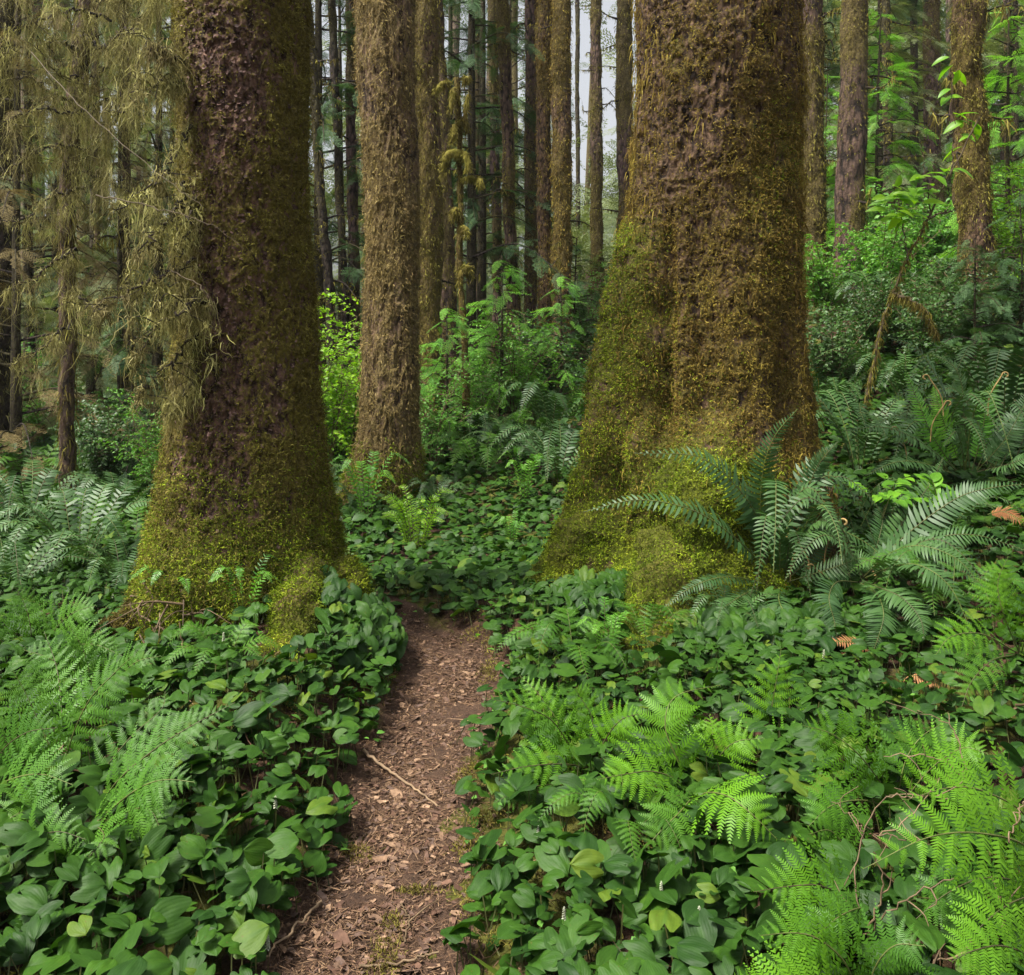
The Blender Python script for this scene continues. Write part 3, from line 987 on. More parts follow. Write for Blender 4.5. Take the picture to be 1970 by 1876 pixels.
def crozier(parent, base, h, lean, origin):
    """a young frond still coiled at its tip"""
    b = np.asarray(base, float)
    top = b + np.array([lean[0], lean[1], h])
    top = b + np.array([lean[0] * 3, lean[1] * 3, h * .8])
    pts = list(curve([b, (b + top) / 2 + [-lean[0], -lean[1], 0], top], 10))
    r = 0.018 + 0.1 * h * 0.2
    ax = unit(np.array([lean[0] + 1e-3, lean[1], 0.0]))
    for a in np.linspace(0.3, 4.6, 14):
        rr = r * (1 - a / 7)
        pts.append(top + ax * (r - rr * math.cos(a)) + UP * rr * math.sin(a) * 1.0)
    V, F = tube(pts, np.linspace(0.0035, 0.006, len(pts)), 6, .15)
    g = Geo()
    g.add(V, F, rng.uniform(0, 1))
    obj("crozier", g, M['crozier'], parent, origin)


# ------------------------------------------------------------------ fern prototypes, copied later
def fern_proto(name, label, kind, nf, length, rise, width, group, mat, loc, upright=0.0, npair=30, label_cat="fern"):
    root = thing(name, label, label_cat, loc, group)
    o0 = np.zeros(3)
    for i in range(nf):
        az = i / nf * TAU + rng.uniform(-.3, .3)
        l = length * rng.uniform(0.7, 1.1)
        rs = rise * rng.uniform(0.75, 1.2)
        td = rs * rng.uniform(0.2, 0.8) * (1 - upright)
        ct = arc(np.array([math.cos(az), math.sin(az), 0]) * 0.03, az, l * (1 - 0.55 * upright), rs, td, rng.uniform(-.5, .5))
        fn = sword_frond if kind == 'sword' else lady_frond
        frond_obj(fn, root, mat, o0, ctrl=ct, width=width * rng.uniform(.85, 1.1), nrm=UP + 0.25 * np.array([0, -1, 0]), npair=npair)
    return root


def gz(x, y):
    return float(terrain(np.array(x), np.array(y)))


def at(px, d, sink=0.0):
    x = (px - 985.0) / F_PX * d
    return np.array([x, d, gz(x, d) - sink])


def at_row(px, py, d):
    """the same, but no lower than the row it is seen at asks for"""
    p = P(px, py, d)
    return p


# sword ferns: a big and a small kind, plus young bright ones
SW = []
swords = [  # column, distance, turn, scale, kind, label
    (1075, 8.6, 0.4, 1.0, 0, "arching sword fern just left of the buttressed trunk, its fronds touching the moss"),
    (1060, 10.2, 2.0, 1.05, 1, "grey green sword fern with drooping fronds high beside the buttress"),
    (985, 9.4, 1.0, 0.8, 0, "sword fern in the hollow between the pale trunk and the buttressed trunk"),
    (905, 10.2, 3.4, 0.75, 1, "sword fern in front of the bushy saplings, right of the pale trunk"),
    (840, 8.3, 0.2, 0.45, 0, "low sword fern at the right foot of the pale trunk"),
    (690, 7.9, 1.7, 0.45, 1, "sword fern leaning on the left foot of the pale trunk"),
    (55, 7.4, 0.9, 0.95, 0, "large sword fern at the left edge, in front of the thin dark trunk"),
    (225, 7.6, 2.2, 0.7, 1, "sword fern right of the thin dark trunk's foot"),
    (150, 5.9, 0.1, 0.8, 1, "silvery sword fern between the left edge and the great left trunk"),
    (15, 5.3, 1.2, 0.75, 0, "sword fern cut by the left edge above the bright lady ferns"),
    (238, 5.2, 2.9, 0.6, 0, "sword fern crowding the left side of the great left trunk"),
    (1655, 7.2, 0.6, 0.95, 1, "dark sword fern close behind the right side of the huge trunk"),
    (1745, 8.2, 1.9, 1.0, 0, "dark sword fern on the slope below the leaning mossy stem"),
    (1930, 7.0, 2.4, 1.05, 1, "sword fern with long fronds at the right edge of the slope"),
    (1600, 8.6, 2.6, 0.8, 0, "dark sword fern in shade behind the huge trunk"),
    (1800, 5.1, 1.4, 0.55, 1, "small sword fern under the drooping fronds of the right bank"),
    (1400, 4.35, 0.8, 0.42, 0, "small sword fern below the huge trunk's front root"),
    (1165, 3.95, 1.8, 0.36, 2, "upright young fern at the right side of the path above the yellow lady fern"),
    (340, 4.1, 0.6, 0.42, 2, "young sword fern at the foot of the great left trunk"),
    (470, 4.0, 1.1, 0.36, 2, "young fern among leaves in front of the great left trunk"),
    (705, 7.6, 0.3, 0.72, 2, "young bright fern standing before the pale trunk"),
    (1010, 8.0, 2.2, 0.6, 2, "young bright fern in the leaf carpet left of the buttress"),
    (165, 7.0, 1.0, 0.5, 2, "bright young fern at the thin dark trunk's foot"),
    (985, 6.9, 0.2, 0.35, 2, "pale green young fern alone in the middle of the leaf carpet"),
    (590, 8.9, 0.7, 0.7, 0, "sword fern half hidden between the left trunk and the pale trunk"),
    (1015, 11.8, 0.9, 0.9, 0, "sword fern far up the slope under the twin trunks"),
    (1700, 10.5, 0.5, 1.0, 1, "dark sword fern on the far slope under the slim brown trunk"),
]
proto = {}
for (px, dd, rz, sc, kd, lab) in swords:
    loc = at(px, dd, 0.02)
    if kd not in proto:
        if kd == 0:
            r_ = fern_proto("sword_fern", lab, 'sword', 13, 0.85, 0.5, 0.10, "sword ferns", M['sword'], loc)
        elif kd == 1:
            r_ = fern_proto("sword_fern", lab, 'sword', 11, 0.95, 0.62, 0.115, "sword ferns", M['sword'], loc, upright=0.15, npair=34)
        else:
            r_ = fern_proto("sword_fern", lab, 'sword', 8, 0.8, 0.85, 0.085, "young upright ferns", M['sword_young'], loc, upright=0.7, npair=26)
        proto[kd] = r_
        r_.rotation_euler = (0, 0, rz)
        r_.scale = (sc,) * 3
    else:
        copy_thing(proto[kd], loc, lab, rz, sc)

# deer fern: a bright tuft of stiff upright blades in the leaf carpet
loc = at(800, 6.6, 0.01)
deer = thing("deer_fern", "bright green tuft of stiff upright fronds in the middle of the leaf carpet", "fern", loc)
for i in range(22):
    az = rng.uniform(0, TAU)
    ct = arc(np.array([math.cos(az), math.sin(az), 0]) * 0.05, az, rng.uniform(.1, .3), rng.uniform(.3, .52), 0.0)
    frond_obj(sword_frond, deer, M['shrub_lime'], np.zeros(3), ctrl=ct, width=0.034, nrm=UP * .4 + np.array([0, -1, 0]), npair=24, start=0.1)

# ------------------------------------------------------------------ the sword ferns of the right bank, frond by frond
def pix(pts):
    return [P(*p) for p in pts]


b1 = P(1490, 1120, 4.75)
f1 = thing("sword_fern", "wide sword fern spreading two long fronds across the huge trunk's mossy foot", "fern", b1, "sword ferns of the right bank")
NR = np.array([0, -0.75, 0.8])
for ct, w, nr in (
        ([(1482, 1105, 4.72), (1462, 1010, 4.62), (1420, 940, 4.55), (1345, 880, 4.5), (1220, 872, 4.5)], .135, (0.35, -.75, .6)),
        ([(1484, 1108, 4.72), (1425, 1045, 4.5), (1340, 985, 4.35), (1230, 962, 4.3), (1122, 985, 4.3)], .105, (0.2, -.6, .8)),
        ([(1475, 1110, 4.7), (1463, 1000, 4.62), (1468, 905, 4.55), (1490, 840, 4.5), (1534, 787, 4.45)], .10, (0, -1, .25)),
        ([(1500, 1115, 4.75), (1538, 1010, 4.7), (1562, 920, 4.7), (1585, 880, 4.65), (1612, 850, 4.65)], .095, (-.1, -1, .3)),
        ([(1500, 1115, 4.7), (1500, 1040, 4.6), (1497, 960, 4.55), (1480, 905, 4.5)], .08, (0, -1, .3)),
        ([(1510, 1120, 4.75), (1570, 1060, 4.75), (1600, 1000, 4.8), (1584, 950, 4.85)], .08, (0, -1, .3)),
        ([(1515, 1120, 4.7), (1610, 1090, 4.6), (1660, 1075, 4.6), (1700, 1100, 4.55)], .09, NR),
        ([(1470, 1125, 4.65), (1420, 1150, 4.35), (1375, 1185, 4.2), (1338, 1224, 4.15)], .085, (0, -.5, 1)),
        ([(1480, 1125, 4.65), (1400, 1110, 4.4), (1330, 1130, 4.3), (1270, 1175, 4.25)], .06, (0, -.5, 1)),
        ([(1500, 1130, 4.6), (1500, 1160, 4.3), (1525, 1200, 4.15), (1560, 1240, 4.1)], .08, (0, -.6, .9)),
        ([(1505, 1115, 4.8), (1530, 1000, 4.9), (1525, 930, 4.95), (1505, 870, 5.0)], .08, (0, -1, .3)),
        ([(1490, 1118, 4.75), (1440, 1030, 4.75), (1400, 985, 4.8), (1370, 950, 4.85)], .07, (0.3, -.8, .5))):
    frond_obj(sword_frond, f1, M['sword'], b1, ctrl=pix(ct), width=w, nrm=np.array(nr, float), npair=38, start=0.1, stiff=0.1)
for k in range(15):
    az = rng.uniform(math.radians(150), math.radians(400))
    l_, rs = rng.uniform(.4, .75), rng.uniform(.2, .62)
    frond_obj(sword_frond, f1, M['sword'], b1, ctrl=arc(b1 + [rng.uniform(-.06, .1), rng.uniform(-.05, .1), 0], az, l_, rs, rs * rng.uniform(.3, 1.1), rng.uniform(-.6, .6)), width=rng.uniform(.06, .1), nrm=UP + [0, -.5, 0], npair=32, start=.1)
for (px, py, h_, ln) in ((1585, 1085, .36, (.02, -.02)), (1560, 1100, .3, (-.03, 0)), (1668, 1120, .28, (.04, 0)), (1610, 1130, .2, (-.04, 0)), (1520, 1100, .3, (.03, .02)), (1650, 1150, .22, (.02, 0))):
    crozier(f1, P(px, py + 20, 4.7), h_, ln, b1)

b2 = P(1662, 1120, 4.6)
f2 = thing("sword_fern", "largest sword fern of the right bank, its broad fronds arching right and drooping low", "fern", b2, "sword ferns of the right bank")
for ct, w, nr in (
        ([(1660, 1110, 4.6), (1745, 1028, 4.5), (1835, 962, 4.45), (1900, 940, 4.4), (1985, 930, 4.4)], .11, (-.35, -.7, .7)),
        ([(1668, 1105, 4.6), (1720, 1060, 4.5), (1800, 1034, 4.4), (1880, 1030, 4.35), (1975, 1060, 4.3)], .105, (-.1, -.7, .9)),
        ([(1662, 1110, 4.55), (1710, 1066, 4.3), (1770, 1050, 4.15), (1840, 1075, 4.05), (1885, 1125, 4.0)], .10, (0, -.65, .9)),
        ([(1665, 1112, 4.5), (1720, 1090, 4.15), (1775, 1090, 3.95), (1835, 1140, 3.85), (1886, 1268, 3.75)], .125, (.3, -.75, .75)),
        ([(1660, 1118, 4.45), (1690, 1130, 4.1), (1735, 1150, 3.95), (1770, 1190, 3.85), (1778, 1230, 3.8)], .10, (.1, -.8, .7)),
        ([(1655, 1122, 4.45), (1685, 1140, 4.1), (1700, 1180, 3.95), (1690, 1225, 3.9), (1672, 1272, 3.88)], .10, (0, -.9, .5)),
        ([(1650, 1120, 4.5), (1610, 1120, 4.25), (1595, 1150, 4.1), (1605, 1195, 4.05), (1612, 1238, 4.0)], .085, (0, -.95, .4)),
        ([(1670, 1110, 4.65), (1740, 1000, 4.8), (1790, 930, 4.95), (1815, 880, 5.1)], .09, (0, -1, .4)),
        ([(1665, 1110, 4.65), (1690, 1040, 4.8), (1700, 980, 4.9), (1690, 930, 5.0)], .08, (0, -1, .3))):
    frond_obj(sword_frond, f2, M['sword'], b2, ctrl=pix(ct), width=w, nrm=np.array(nr, float), npair=40, start=0.1, stiff=0.1)

b3 = P(1862, 905, 5.9)
f3 = thing("sword_fern", "tall sword fern on the upper right bank with one long frond arching left", "fern", b3, "sword ferns of the right bank")
for ct, w, nr, mt in (
        ([(1858, 900, 5.9), (1832, 820, 5.8), (1808, 740, 5.75), (1765, 672, 5.7), (1706, 648, 5.7)], .10, (.4, -.7, .6), 'sword'),
        ([(1866, 900, 5.9), (1855, 810, 5.9), (1850, 740, 5.9), (1830, 700, 5.9), (1790, 682, 5.9)], .10, (.3, -.8, .5), 'sword'),
        ([(1850, 900, 5.8), (1822, 830, 5.65), (1806, 780, 5.6), (1796, 738, 5.6)], .10, (.2, -1, .2), 'sword_young'),
        ([(1838, 905, 5.8), (1795, 840, 5.7), (1765, 770, 5.7), (1738, 705, 5.7)], .09, (.2, -1, .2), 'sword_young'),
        ([(1830, 910, 5.7), (1770, 890, 5.5), (1720, 890, 5.4), (1665, 915, 5.35)], .09, (0, -.5, 1), 'sword'),
        ([(1840, 905, 5.75), (1770, 850, 5.6), (1700, 822, 5.5), (1620, 830, 5.4)], .10, (.1, -.6, .9), 'sword'),
        ([(1870, 905, 5.9), (1890, 830, 5.9), (1900, 770, 5.9), (1925, 720, 5.9)], .10, (0, -1, .2), 'sword_young'),
        ([(1880, 905, 5.8), (1930, 850, 5.7), (1965, 790, 5.7), (1990, 740, 5.7)], .11, (-.3, -.8, .4), 'sword'),
        ([(1880, 908, 5.7), (1935, 895, 5.5), (1985, 880, 5.4), (2030, 890, 5.3)], .10, (0, -.6, 1), 'sword'),
        ([(1855, 905, 5.7), (1850, 860, 5.5), (1838, 830, 5.4), (1815, 860, 5.2)], .09, (0, -1, .5), 'sword')):
    frond_obj(sword_frond, f3, M[mt], b3, ctrl=pix(ct), width=w, nrm=np.array(nr, float), npair=36, start=0.12, stiff=0.1)
for k in range(14):
    az = rng.uniform(math.radians(170), math.radians(380))
    l_, rs = rng.uniform(.45, .8), rng.uniform(.25, .6)
    frond_obj(sword_frond, f3, M['sword'], b3, ctrl=arc(b3 + [rng.uniform(-.2, .3), rng.uniform(-.05, .1), 0], az, l_, rs, rs * rng.uniform(.3, 1.1), rng.uniform(-.6, .6)), width=rng.uniform(.07, .1), nrm=UP + [0, -.5, 0], npair=32, start=.1)
for (px, py, h_, ln) in ((1815, 800, .3, (-.03, 0)), (1790, 850, .3, (.03, 0)), (1900, 800, .32, (.03, 0)), (1745, 900, .3, (-.02, 0))):
    crozier(f3, P(px, py, 5.6), h_, ln, b3)

for k in range(5):
    az = rng.uniform(math.radians(190), math.radians(400))
    l_, rs = rng.uniform(.45, .8), rng.uniform(.15, .5)
    frond_obj(sword_frond, f2, M['sword'], b2, ctrl=arc(b2 + [rng.uniform(-.06, .1), rng.uniform(-.05, .1), 0], az, l_, rs, rs * rng.uniform(.5, 1.3), rng.uniform(-.6, .6)), width=rng.uniform(.07, .11), nrm=UP + [0, -.5, 0], npair=34, start=.1)
# a dead orange frond under them
bd = P(1640, 1240, 4.0)
df = thing("dead_fern", "withered orange fern fronds lying under the sword fern of the right bank", "dead fern", bd)
for ct, w in (([(1690, 1262, 4.0), (1655, 1240, 3.95), (1610, 1235, 3.9), (1575, 1246, 3.9)], .05), ([(1700, 1262, 4.05), (1680, 1275, 3.95), (1640, 1262, 3.9), (1600, 1262, 3.88)], .045),
              ([(1900, 990, 4.5), (1930, 985, 4.45), (1960, 1000, 4.4), (1990, 1030, 4.4)], .07), ([(1740, 1310, 3.7), (1755, 1300, 3.6), (1790, 1305, 3.55), (1820, 1330, 3.5)], .07)):
    frond_obj(sword_frond, df, M['dead'], bd, ctrl=pix(ct), width=w, nrm=np.array([0, -.6, 1.]), npair=26, start=0.1)

# ------------------------------------------------------------------ bright lady ferns of the foreground, frond by frond
def lady(name, label, base, fronds, group, mat='lady'):
    b = P(*base)
    root = thing(name, label, "fern", b, group)
    for fr in fronds:
        ct, w, nr = fr[:3]
        mt = fr[3] if len(fr) > 3 else mat
        npair = fr[4] if len(fr) > 4 else 13
        frond_obj(lady_frond, root, M[mt], b, ctrl=pix(ct), width=w, nrm=np.array(nr, float), npair=npair, start=0.16)
    return root


GL = "bright lady ferns of the foreground"
lady("lady_fern", "yellow green lady fern leaning over the right edge of the path", (1105, 1520, 3.0), [
    ([(1105, 1515, 3.0), (1095, 1440, 2.95), (1060, 1385, 2.9), (1000, 1358, 2.85), (930, 1342, 2.82)], .13, (.15, -.75, .7)),
    ([(1110, 1518, 3.0), (1120, 1480, 2.9), (1080, 1470, 2.8), (1010, 1475, 2.75), (945, 1490, 2.72)], .12, (.1, -.8, .6)),
    ([(1112, 1515, 3.0), (1130, 1440, 3.0), (1140, 1385, 3.0), (1115, 1340, 3.0), (1105, 1325, 3.0)], .10, (0, -1, .3)),
    ([(1115, 1515, 3.0), (1160, 1430, 2.95), (1195, 1385, 2.9), (1240, 1372, 2.85)], .11, (-.1, -.8, .6)),
    ([(1108, 1520, 2.95), (1060, 1510, 2.8), (1000, 1520, 2.7), (950, 1545, 2.68)], .10, (0, -.7, .7), 'lady_cool'),
    ([(1115, 1520, 3.0), (1090, 1420, 3.1), (1040, 1340, 3.15), (1000, 1300, 3.2)], .10, (.1, -.9, .4))], GL)
lady("lady_fern", "lady fern with three broad fronds right of the yellow one by the path", (1330, 1580, 2.85), [
    ([(1330, 1575, 2.85), (1310, 1480, 2.75), (1280, 1400, 2.75), (1300, 1340, 2.8), (1385, 1318, 2.85)], .14, (-.1, -.85, .55)),
    ([(1335, 1575, 2.85), (1310, 1510, 2.7), (1260, 1485, 2.6), (1200, 1490, 2.55), (1150, 1500, 2.52)], .14, (.1, -.75, .7)),
    ([(1340, 1575, 2.85), (1350, 1530, 2.6), (1395, 1530, 2.45), (1445, 1565, 2.38), (1495, 1615, 2.36)], .15, (.0, -.75, .75)),
    ([(1332, 1575, 2.85), (1330, 1540, 2.6), (1310, 1560, 2.45), (1270, 1600, 2.4), (1235, 1640, 2.38)], .12, (0, -.8, .6), 'lady_cool'),
    ([(1340, 1570, 2.9), (1370, 1480, 2.85), (1410, 1430, 2.8), (1470, 1420, 2.78)], .13, (-.1, -.8, .6)),
    ([(1336, 1570, 2.9), (1350, 1490, 2.95), (1370, 1420, 3.0), (1365, 1375, 3.05)], .12, (0, -1, .3))], GL)
lady("lady_fern", "lady fern standing upright with a neat triangular frond in the middle of the right side", (1470, 1510, 3.1), [
    ([(1470, 1505, 3.1), (1475, 1430, 3.1), (1485, 1360, 3.1), (1495, 1300, 3.1), (1503, 1248, 3.12)], .13, (0, -1, .35), 'lady', 12),
    ([(1472, 1505, 3.1), (1500, 1450, 3.0), (1540, 1430, 2.95), (1590, 1440, 2.9)], .11, (0, -.8, .7)),
    ([(1470, 1505, 3.1), (1440, 1450, 3.05), (1400, 1420, 3.0), (1360, 1425, 2.95)], .10, (0, -.8, .7))], GL)
lady("lady_fern", "lady fern whose leaflets point up left behind the bare brown twigs", (1720, 1560, 2.7), [
    ([(1720, 1550, 2.7), (1690, 1500, 2.6), (1650, 1450, 2.55), (1600, 1412, 2.52), (1545, 1396, 2.5)], .16, (.1, -.85, .5)),
    ([(1725, 1550, 2.7), (1740, 1470, 2.7), (1770, 1420, 2.72), (1815, 1390, 2.75)], .13, (0, -.95, .4), 'lady_cool'),
    ([(1720, 1555, 2.7), (1660, 1540, 2.5), (1600, 1550, 2.4), (1555, 1590, 2.36)], .14, (0, -.8, .7)),
    ([(1728, 1555, 2.7), (1790, 1480, 2.65), (1850, 1440, 2.6), (1900, 1450, 2.55)], .13, (0, -.8, .7))], GL)
lady("lady_fern", "big glowing lady fern filling the right edge low in the picture", (2010, 1760, 2.2), [
    ([(2020, 1750, 2.2), (1985, 1640, 2.1), (1900, 1605, 2.0), (1790, 1610, 1.95), (1660, 1672, 1.92)], .17, (-.05, -.85, .6)),
    ([(2020, 1720, 2.3), (1980, 1580, 2.25), (1900, 1525, 2.2), (1830, 1515, 2.18), (1740, 1540, 2.15)], .16, (-.05, -.8, .65)),
    ([(2010, 1760, 2.2), (1960, 1700, 2.1), (1890, 1690, 2.05), (1820, 1720, 2.02), (1760, 1770, 2.0)], .15, (0, -.8, .6), 'lady_cool'),
    ([(2020, 1780, 2.2), (1990, 1730, 2.05), (1940, 1740, 1.95), (1880, 1790, 1.9), (1840, 1850, 1.9)], .13, (0, -.85, .6))], GL)
lady("lady_fern", "lady fern low in the picture with a frond pointing left below the bare twigs", (1690, 1800, 2.3), [
    ([(1690, 1795, 2.3), (1640, 1735, 2.2), (1580, 1705, 2.12), (1520, 1705, 2.1), (1450, 1716, 2.08)], .13, (.1, -.8, .6)),
    ([(1692, 1795, 2.3), (1640, 1660, 2.35), (1600, 1600, 2.35), (1555, 1605, 2.3)], .12, (0, -.9, .5), 'lady_cool'),
    ([(1690, 1800, 2.3), (1670, 1750, 2.1), (1620, 1760, 2.0), (1560, 1810, 1.98)], .13, (0, -.8, .7), 'lady_cool'),
    ([(1700, 1800, 2.3), (1740, 1740, 2.2), (1800, 1730, 2.1), (1850, 1770, 2.05)], .13, (0, -.8, .7), 'lady_cool')], GL)
lady("lady_fern", "lady fern at the bottom edge right of the path, cut off by the frame", (1660, 1960, 1.95), [
    ([(1660, 1950, 1.95), (1630, 1860, 1.9), (1580, 1810, 1.88), (1530, 1795, 1.87), (1462, 1800, 1.86)], .14, (.05, -.8, .6)),
    ([(1650, 1960, 1.95), (1600, 1900, 1.85), (1540, 1880, 1.82), (1470, 1890, 1.8)], .13, (.05, -.7, .7)),
    ([(1665, 1960, 1.95), (1680, 1870, 1.9), (1720, 1820, 1.88), (1780, 1820, 1.86)], .13, (0, -.8, .6), 'lady_cool'),
    ([(1655, 1960, 1.95), (1560, 1930, 1.8), (1480, 1930, 1.77), (1400, 1880, 1.76)], .12, (0, -.7, .7))], GL)
lady("lady_fern", "lady fern in the bottom right corner of the picture", (2030, 1930, 1.95), [
    ([(2030, 1925, 1.95), (1990, 1850, 1.9), (1930, 1820, 1.85), (1870, 1830, 1.82), (1830, 1850, 1.81)], .13, (0, -.8, .6)),
    ([(2030, 1930, 1.95), (1980, 1880, 1.85), (1920, 1890, 1.8), (1860, 1930, 1.78)], .13, (0, -.8, .6), 'lady_cool'),
    ([(2030, 1930, 2.0), (2010, 1800, 2.0), (1970, 1740, 2.0), (1930, 1730, 2.0)], .13, (0, -.9, .5), 'lady_cool')], GL)
lady("lady_fern", "lady fern at the right edge just below the sword ferns", (1960, 1260, 3.7), [
    ([(1960, 1255, 3.7), (1930, 1180, 3.6), (1920, 1120, 3.6), (1940, 1070, 3.6)], .13, (0, -1, .4)),
    ([(1955, 1255, 3.7), (1890, 1220, 3.5), (1830, 1225, 3.4), (1800, 1260, 3.35)], .11, (0, -.8, .7)),
    ([(1965, 1255, 3.7), (1985, 1190, 3.6), (2000, 1150, 3.55), (2020, 1130, 3.5)], .13, (0, -.9, .5)),
    ([(1955, 1260, 3.7), (1910, 1270, 3.45), (1870, 1310, 3.35), (1850, 1360, 3.3)], .11, (0, -.85, .6), 'lady_cool')], GL)
lady("lady_fern", "large soft lady fern at the left edge with a dark upright stalk", (110, 1530, 2.9), [
    ([(115, 1520, 2.9), (100, 1450, 2.85), (75, 1390, 2.85), (50, 1335, 2.85), (25, 1290, 2.85)], .20, (.1, -.9, .45), 'lady_cool', 16),
    ([(118, 1525, 2.9), (135, 1430, 2.85), (170, 1350, 2.85), (215, 1300, 2.85), (255, 1262, 2.85)], .15, (-.2, -.85, .5), 'lady_cool'),
    ([(110, 1525, 2.9), (60, 1480, 2.8), (10, 1450, 2.75), (-50, 1450, 2.7)], .16, (0, -.8, .6), 'lady_cool'),
    ([(118, 1525, 2.9), (120, 1400, 3.1), (110, 1290, 3.3), (85, 1215, 3.4)], .15, (0, -.95, .4), 'lady_cool')], GL)
lady("lady_fern", "lady fern left of the path whose long frond points at the great left trunk", (150, 1620, 2.7), [
    ([(155, 1610, 2.7), (220, 1510, 2.6), (300, 1440, 2.6), (380, 1390, 2.62), (452, 1352, 2.66)], .12, (-.25, -.8, .6), 'lady_cool', 19),
    ([(155, 1612, 2.7), (210, 1560, 2.5), (270, 1515, 2.45), (320, 1500, 2.42), (375, 1505, 2.4)], .14, (-.1, -.75, .7), 'lady_cool'),
    ([(152, 1612, 2.7), (190, 1500, 2.75), (250, 1420, 2.8), (310, 1365, 2.85), (318, 1330, 2.9)], .10, (-.1, -.9, .5), 'lady_cool'),
    ([(150, 1615, 2.7), (180, 1590, 2.45), (200, 1610, 2.3), (170, 1650, 2.25)], .12, (0, -.85, .6), 'lady_cool'),
    ([(150, 1612, 2.7), (110, 1570, 2.5), (50, 1560, 2.4), (-20, 1600, 2.35)], .14, (0, -.8, .6), 'lady_cool'),
    ([(155, 1612, 2.7), (250, 1560, 2.45), (290, 1560, 2.4), (310, 1600, 2.36)], .11, (0, -.9, .6), 'lady_cool')], GL)
lady("lady_fern", "lady fern low on the left edge above the dark heart shaped leaves", (40, 1790, 2.4), [
    ([(40, 1780, 2.4), (35, 1680, 2.35), (60, 1620, 2.3), (110, 1600, 2.28), (165, 1615, 2.26)], .13, (-.1, -.8, .6), 'lady_cool'),
    ([(40, 1780, 2.4), (20, 1690, 2.35), (-20, 1640, 2.3), (-70, 1640, 2.25)], .13, (0, -.8, .6), 'lady_cool'),
    ([(42, 1780, 2.4), (80, 1690, 2.3), (130, 1660, 2.25), (190, 1670, 2.2)], .10, (0, -.8, .6), 'lady_cool'),
    ([(38, 1785, 2.4), (10, 1730, 2.25), (-30, 1730, 2.15), (-60, 1760, 2.1)], .12, (0, -.8, .6), 'lady_cool')], GL)
lady("lady_fern", "pale lady fern at the left edge beside the silvery sword ferns", (60, 1300, 4.0), [
    ([(70, 1295, 4.0), (100, 1220, 3.95), (140, 1180, 3.9), (185, 1165, 3.9)], .17, (0, -.85, .6), 'lady_cool'),
    ([(60, 1295, 4.0), (60, 1220, 3.95), (50, 1170, 3.95), (30, 1130, 3.95)], .17, (0, -.9, .5), 'lady_cool'),
    ([(65, 1295, 4.0), (120, 1250, 3.8), (180, 1240, 3.7), (235, 1262, 3.65)], .15, (0, -.8, .7), 'lady_cool'),
    ([(55, 1295, 4.0), (10, 1240, 3.9), (-40, 1210, 3.85), (-90, 1210, 3.8)], .16, (0, -.8, .7), 'lady_cool')], GL)
lady("lady_fern", "soft lady fern just left of the great left trunk's twiggy foot", (190, 1400, 3.5), [
    ([(190, 1395, 3.5), (150, 1320, 3.45), (100, 1270, 3.4), (45, 1250, 3.4)], .17, (.1, -.8, .6), 'lady_cool'),
    ([(190, 1395, 3.5), (175, 1310, 3.5), (160, 1250, 3.5), (130, 1200, 3.5)], .16, (0, -.95, .4), 'lady_cool'),
    ([(192, 1395, 3.5), (220, 1320, 3.45), (260, 1275, 3.4), (310, 1262, 3.4)], .14, (-.1, -.8, .6), 'lady_cool'),
    ([(190, 1400, 3.5), (220, 1370, 3.3), (270, 1365, 3.2), (310, 1400, 3.15)], .13, (0, -.8, .7), 'lady_cool'),
    ([(188, 1400, 3.5), (150, 1370, 3.3), (100, 1370, 3.2), (60, 1410, 3.15)], .14, (0, -.8, .7), 'lady_cool')], GL)
lady("lady_fern", "lady fern leaning in from beyond the left edge over the dark leaves", (-40, 1540, 2.8), [
    ([(-40, 1530, 2.8), (0, 1450, 2.75), (50, 1410, 2.7), (110, 1400, 2.68)], .16, (-.1, -.85, .5), 'lady_cool'),
    ([(-40, 1535, 2.8), (20, 1500, 2.6), (80, 1490, 2.5), (140, 1510, 2.46)], .15, (0, -.8, .65), 'lady_cool'),
    ([(-40, 1540, 2.8), (10, 1550, 2.5), (60, 1570, 2.4), (105, 1620, 2.35)], .14, (0, -.8, .65), 'lady_cool')], GL)
# two lady ferns in the middle distance, copied
mid = [(925, 9.0, .5, .85, "feathery pale fern lying over the leaf carpet right of the pale trunk"),
       (1105, 3.9, 1.0, .5, "small feathery fern between the path and the huge trunk's front root"),
       (1245, 4.2, 2.0, .45, "small feathery fern among leaves below the huge trunk's front root"),
       (1830, 4.2, 0.3, .6, "feathery fern in the dark hollow under the right bank"),
       (1205, 2.55, 0.9, .36, "small dull feathery fern among the round leaves right of the path"),
       (260, 6.6, 0.2, .7, "feathery fern in the thicket left of the great left trunk"),
       (60, 9.5, 0.2, 1.0, "feathery fern far left below the moss curtains"),
       (430, 3.55, 0.2, .35, "small feathery fern among leaves right of the long left frond")]
pr = None
for (px, dd, rz, sc, lab) in mid:
    loc = at(px, dd, 0.01)
    if pr is None:
        pr = fern_proto("lady_fern", lab, 'lady', 8, 0.75, 0.5, 0.15, "feathery ferns farther off", M['lady_cool'], loc, npair=18)
        pr.rotation_euler = (0, 0, rz); pr.scale = (sc,) * 3
    else:
        copy_thing(pr, loc, lab, rz, sc)
